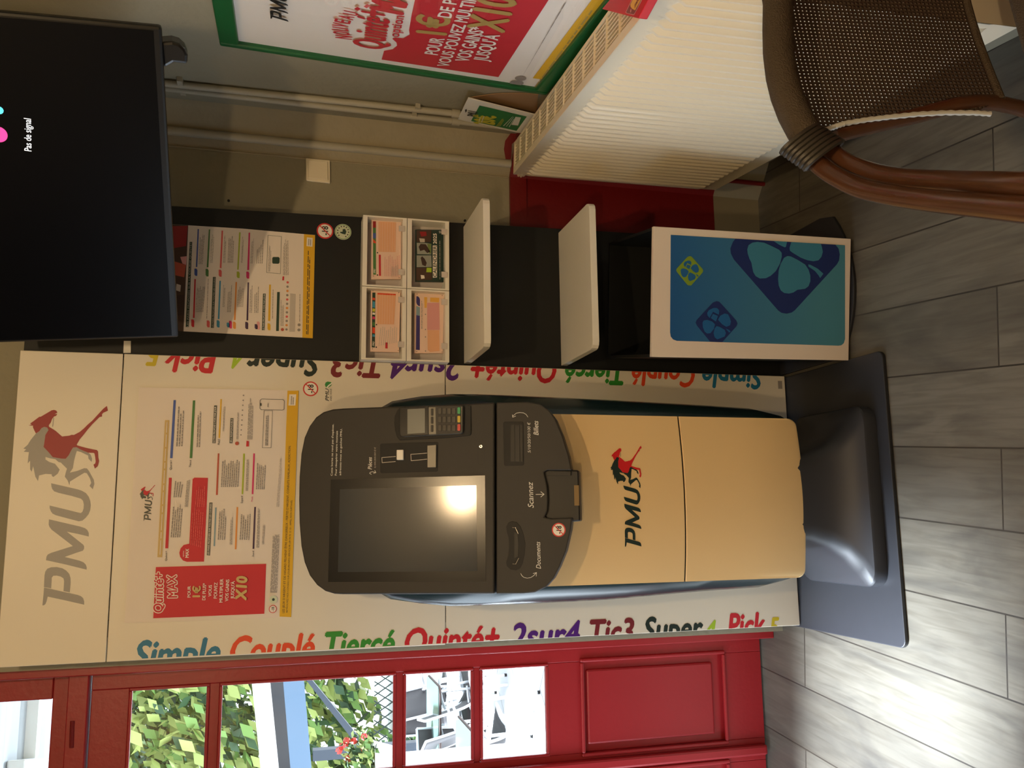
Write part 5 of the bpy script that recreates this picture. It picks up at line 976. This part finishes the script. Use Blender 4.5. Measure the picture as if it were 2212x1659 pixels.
# low wall and lattice
WY_ = 11.0; wt_ = hy(WY_, (856, 1560)).z
struct(MB().abox((-9, WY_, GZ), (2, WY_+.2, wt_), 'render_wall').build('wall_garden', origin=(-3, WY_, GZ)))
lt = thing('trellis', hy(WY_, (850, 1530)), 'dark diamond trellis standing on the pale garden wall', 'trellis')
mb = MB(); l0, l1 = hy(WY_+.05, (852, 1605)), hy(WY_+.05, (806, 1462)); z0, z1 = wt_, hy(WY_+.05, (808, 1540)).z; hgt = z1-z0; n = 7; step = (l1.x-l0.x)/n
for i in range(-1, n):
    for s in (1, -1):
        xa = l0.x+step*(i if s > 0 else i+1.5); xb = xa+s*step*1.5
        mb.tube([V((xa, WY_+.05, z0)), V((xb, WY_+.05, z1))], .012, 'lattice', 4)
mb.build('lattice', lt); MB().abox((l0.x-.6, WY_+.02, z0), (l0.x-.5, WY_+.1, z1), 'wood_dark').build('post', lt)
# hedges and foliage
def leaves(name, cen, rad, n, size, ms, seed, label=None, cat=None, kind='stuff', parent=None):
    R = random.Random(seed); mb = MB()
    for i in range(n):
        while True:
            q = V((R.uniform(-1, 1), R.uniform(-1, 1), R.uniform(-1, 1)))
            if .35 < q.length < 1: break
        p = V(cen)+V((q.x*rad[0], q.y*rad[1], q.z*rad[2])); s_ = size*R.uniform(.6, 1.4)
        u = V((R.gauss(0, 1), R.gauss(0, 1), R.gauss(0, 1))).normalized(); w = u.orthogonal().normalized(); v_ = u.cross(w)
        mb.add([p-w*s_, p+v_*s_*.5, p+w*s_, p-v_*s_*.5], [(0, 1, 2, 3)], R.choice(ms))
    o = mb.build(name, parent, origin=None if parent else cen)
    if label: tag(o, label, cat, None, kind)
    return o
leaves('hedge_foliage', (-5.6, 16, 2.6), (5.2, 1.4, 3.4), 9000, .17, ['leaf_light', 'leaf_light', 'leaf_mid', 'leaf_dark'], 3, 'sunlit pale green hedge foliage beyond the timber frame', 'hedge')
leaves('tree_foliage', (-3.2, 18.5, 6.0), (3.4, 1.5, 3.2), 6000, .18, ['leaf_teal', 'leaf_teal', 'leaf_dark', 'leaf_mid'], 5, 'bluish green tree foliage above the hedge', 'tree')
b_ = hz(GZ+.5, (895, 1645)); bu = thing('bush', (b_.x, b_.y, GZ), 'small bright green bush beside a terrace chair', 'bush')
leaves('foliage', (b_.x-.1, b_.y+.3, GZ+.62), (.42, .4, .5), 900, .06, ['leaf_mid', 'leaf_dark'], 8, parent=bu); MB().tube([(b_.x-.1, b_.y+.3, GZ), (b_.x-.1, b_.y+.3, GZ+.5)], .03, 'wood_dark', 8).build('stem', bu)
g_ = hy(4.2, (812, 1645)); ge = thing('geranium_pot', (g_.x, g_.y, GZ), 'white pot of red geraniums outside the door', 'flower pot')
MB().loft([[V((g_.x+r*cos(2*pi*k/20), g_.y+r*sin(2*pi*k/20), z)) for k in range(20)] for r, z in ((.09, g_.z-.16), (.14, g_.z), (.15, g_.z+.02))], 'pot_white').build('pot', ge, smooth=40)
MB().tube([(g_.x, g_.y, GZ), (g_.x, g_.y, g_.z-.16)], .05, 'pot_white', 12).build('pedestal', ge, smooth=40)
leaves('foliage', (g_.x, g_.y, g_.z+.10), (.24, .2, .13), 500, .035, ['leaf_mid', 'leaf_dark', 'leaf_light'], 9, parent=ge)
R = random.Random(4)
for i in range(16):
    p = V((g_.x+R.uniform(-.24, .22), g_.y+R.uniform(-.2, .1), g_.z+R.uniform(.08, .30))); mb = MB()
    for k in range(14):
        d = V((R.gauss(0, 1), R.gauss(0, 1), R.gauss(0, 1))).normalized()*.022; w = d.orthogonal().normalized()*.014; v_ = d.cross(w).normalized()*.014
        mb.add([p+d-w, p+d-v_, p+d+w, p+d+v_], [(0, 1, 2, 3)], 'flower_red')
    mb.build('blossom', ge)
# awning of metal sheet over the door, with a junction box and conduit
aw = MB(); rows_ = []
for i in range(61):
    y = .5+3.4*i/60; z = 2.74+.012*sin(2*pi*y/.15)*1.6-(y-.5)*.02
    rows_.append([V((x, y, z)) for x in (-4, -1.2, 1.0)])
struct(aw.grid(rows_, 'metal_sheet').build('ceiling_awning', smooth=60, solid=.003, origin=(-1.5, 2, 2.7)))
for x in (-2.2, .9): struct(MB().abox((x, 3.75, GZ), (x+.1, 3.87, 2.66), 'grey_post').build('trim_7', origin=(x, 3.8, GZ)))
jz = Surf((0, 0, 2.64), (1, 0, 0), (0, 1, 0)); KJ = Zm(0, 1420, 6.94); jb_ = [jz.at(p) for p in KJ((390, 1525), (740, 1510), (735, 1760), (375, 1760))]
jb = thing('junction_box', sum(jb_, V((0, 0, 0)))/4, 'pale junction box with conduit under the metal awning', 'junction box')
MB().prism(jb_, (0, 0, .075), 'box_grey').build('box', jb, bevel=.008); c1_, c2_ = jz.at(KJ((590, 1480))[0]), jz.at(KJ((650, 620))[0]); dxy = (c2_-c1_)
MB().prism([c1_+V((-.0, -.03, .01)), c1_+V((0, .03, .01)), c2_+V((0.6, .03, .01)), c2_+V((.6, -.03, .01))], (0, 0, .05), 'box_grey').build('conduit', jb)
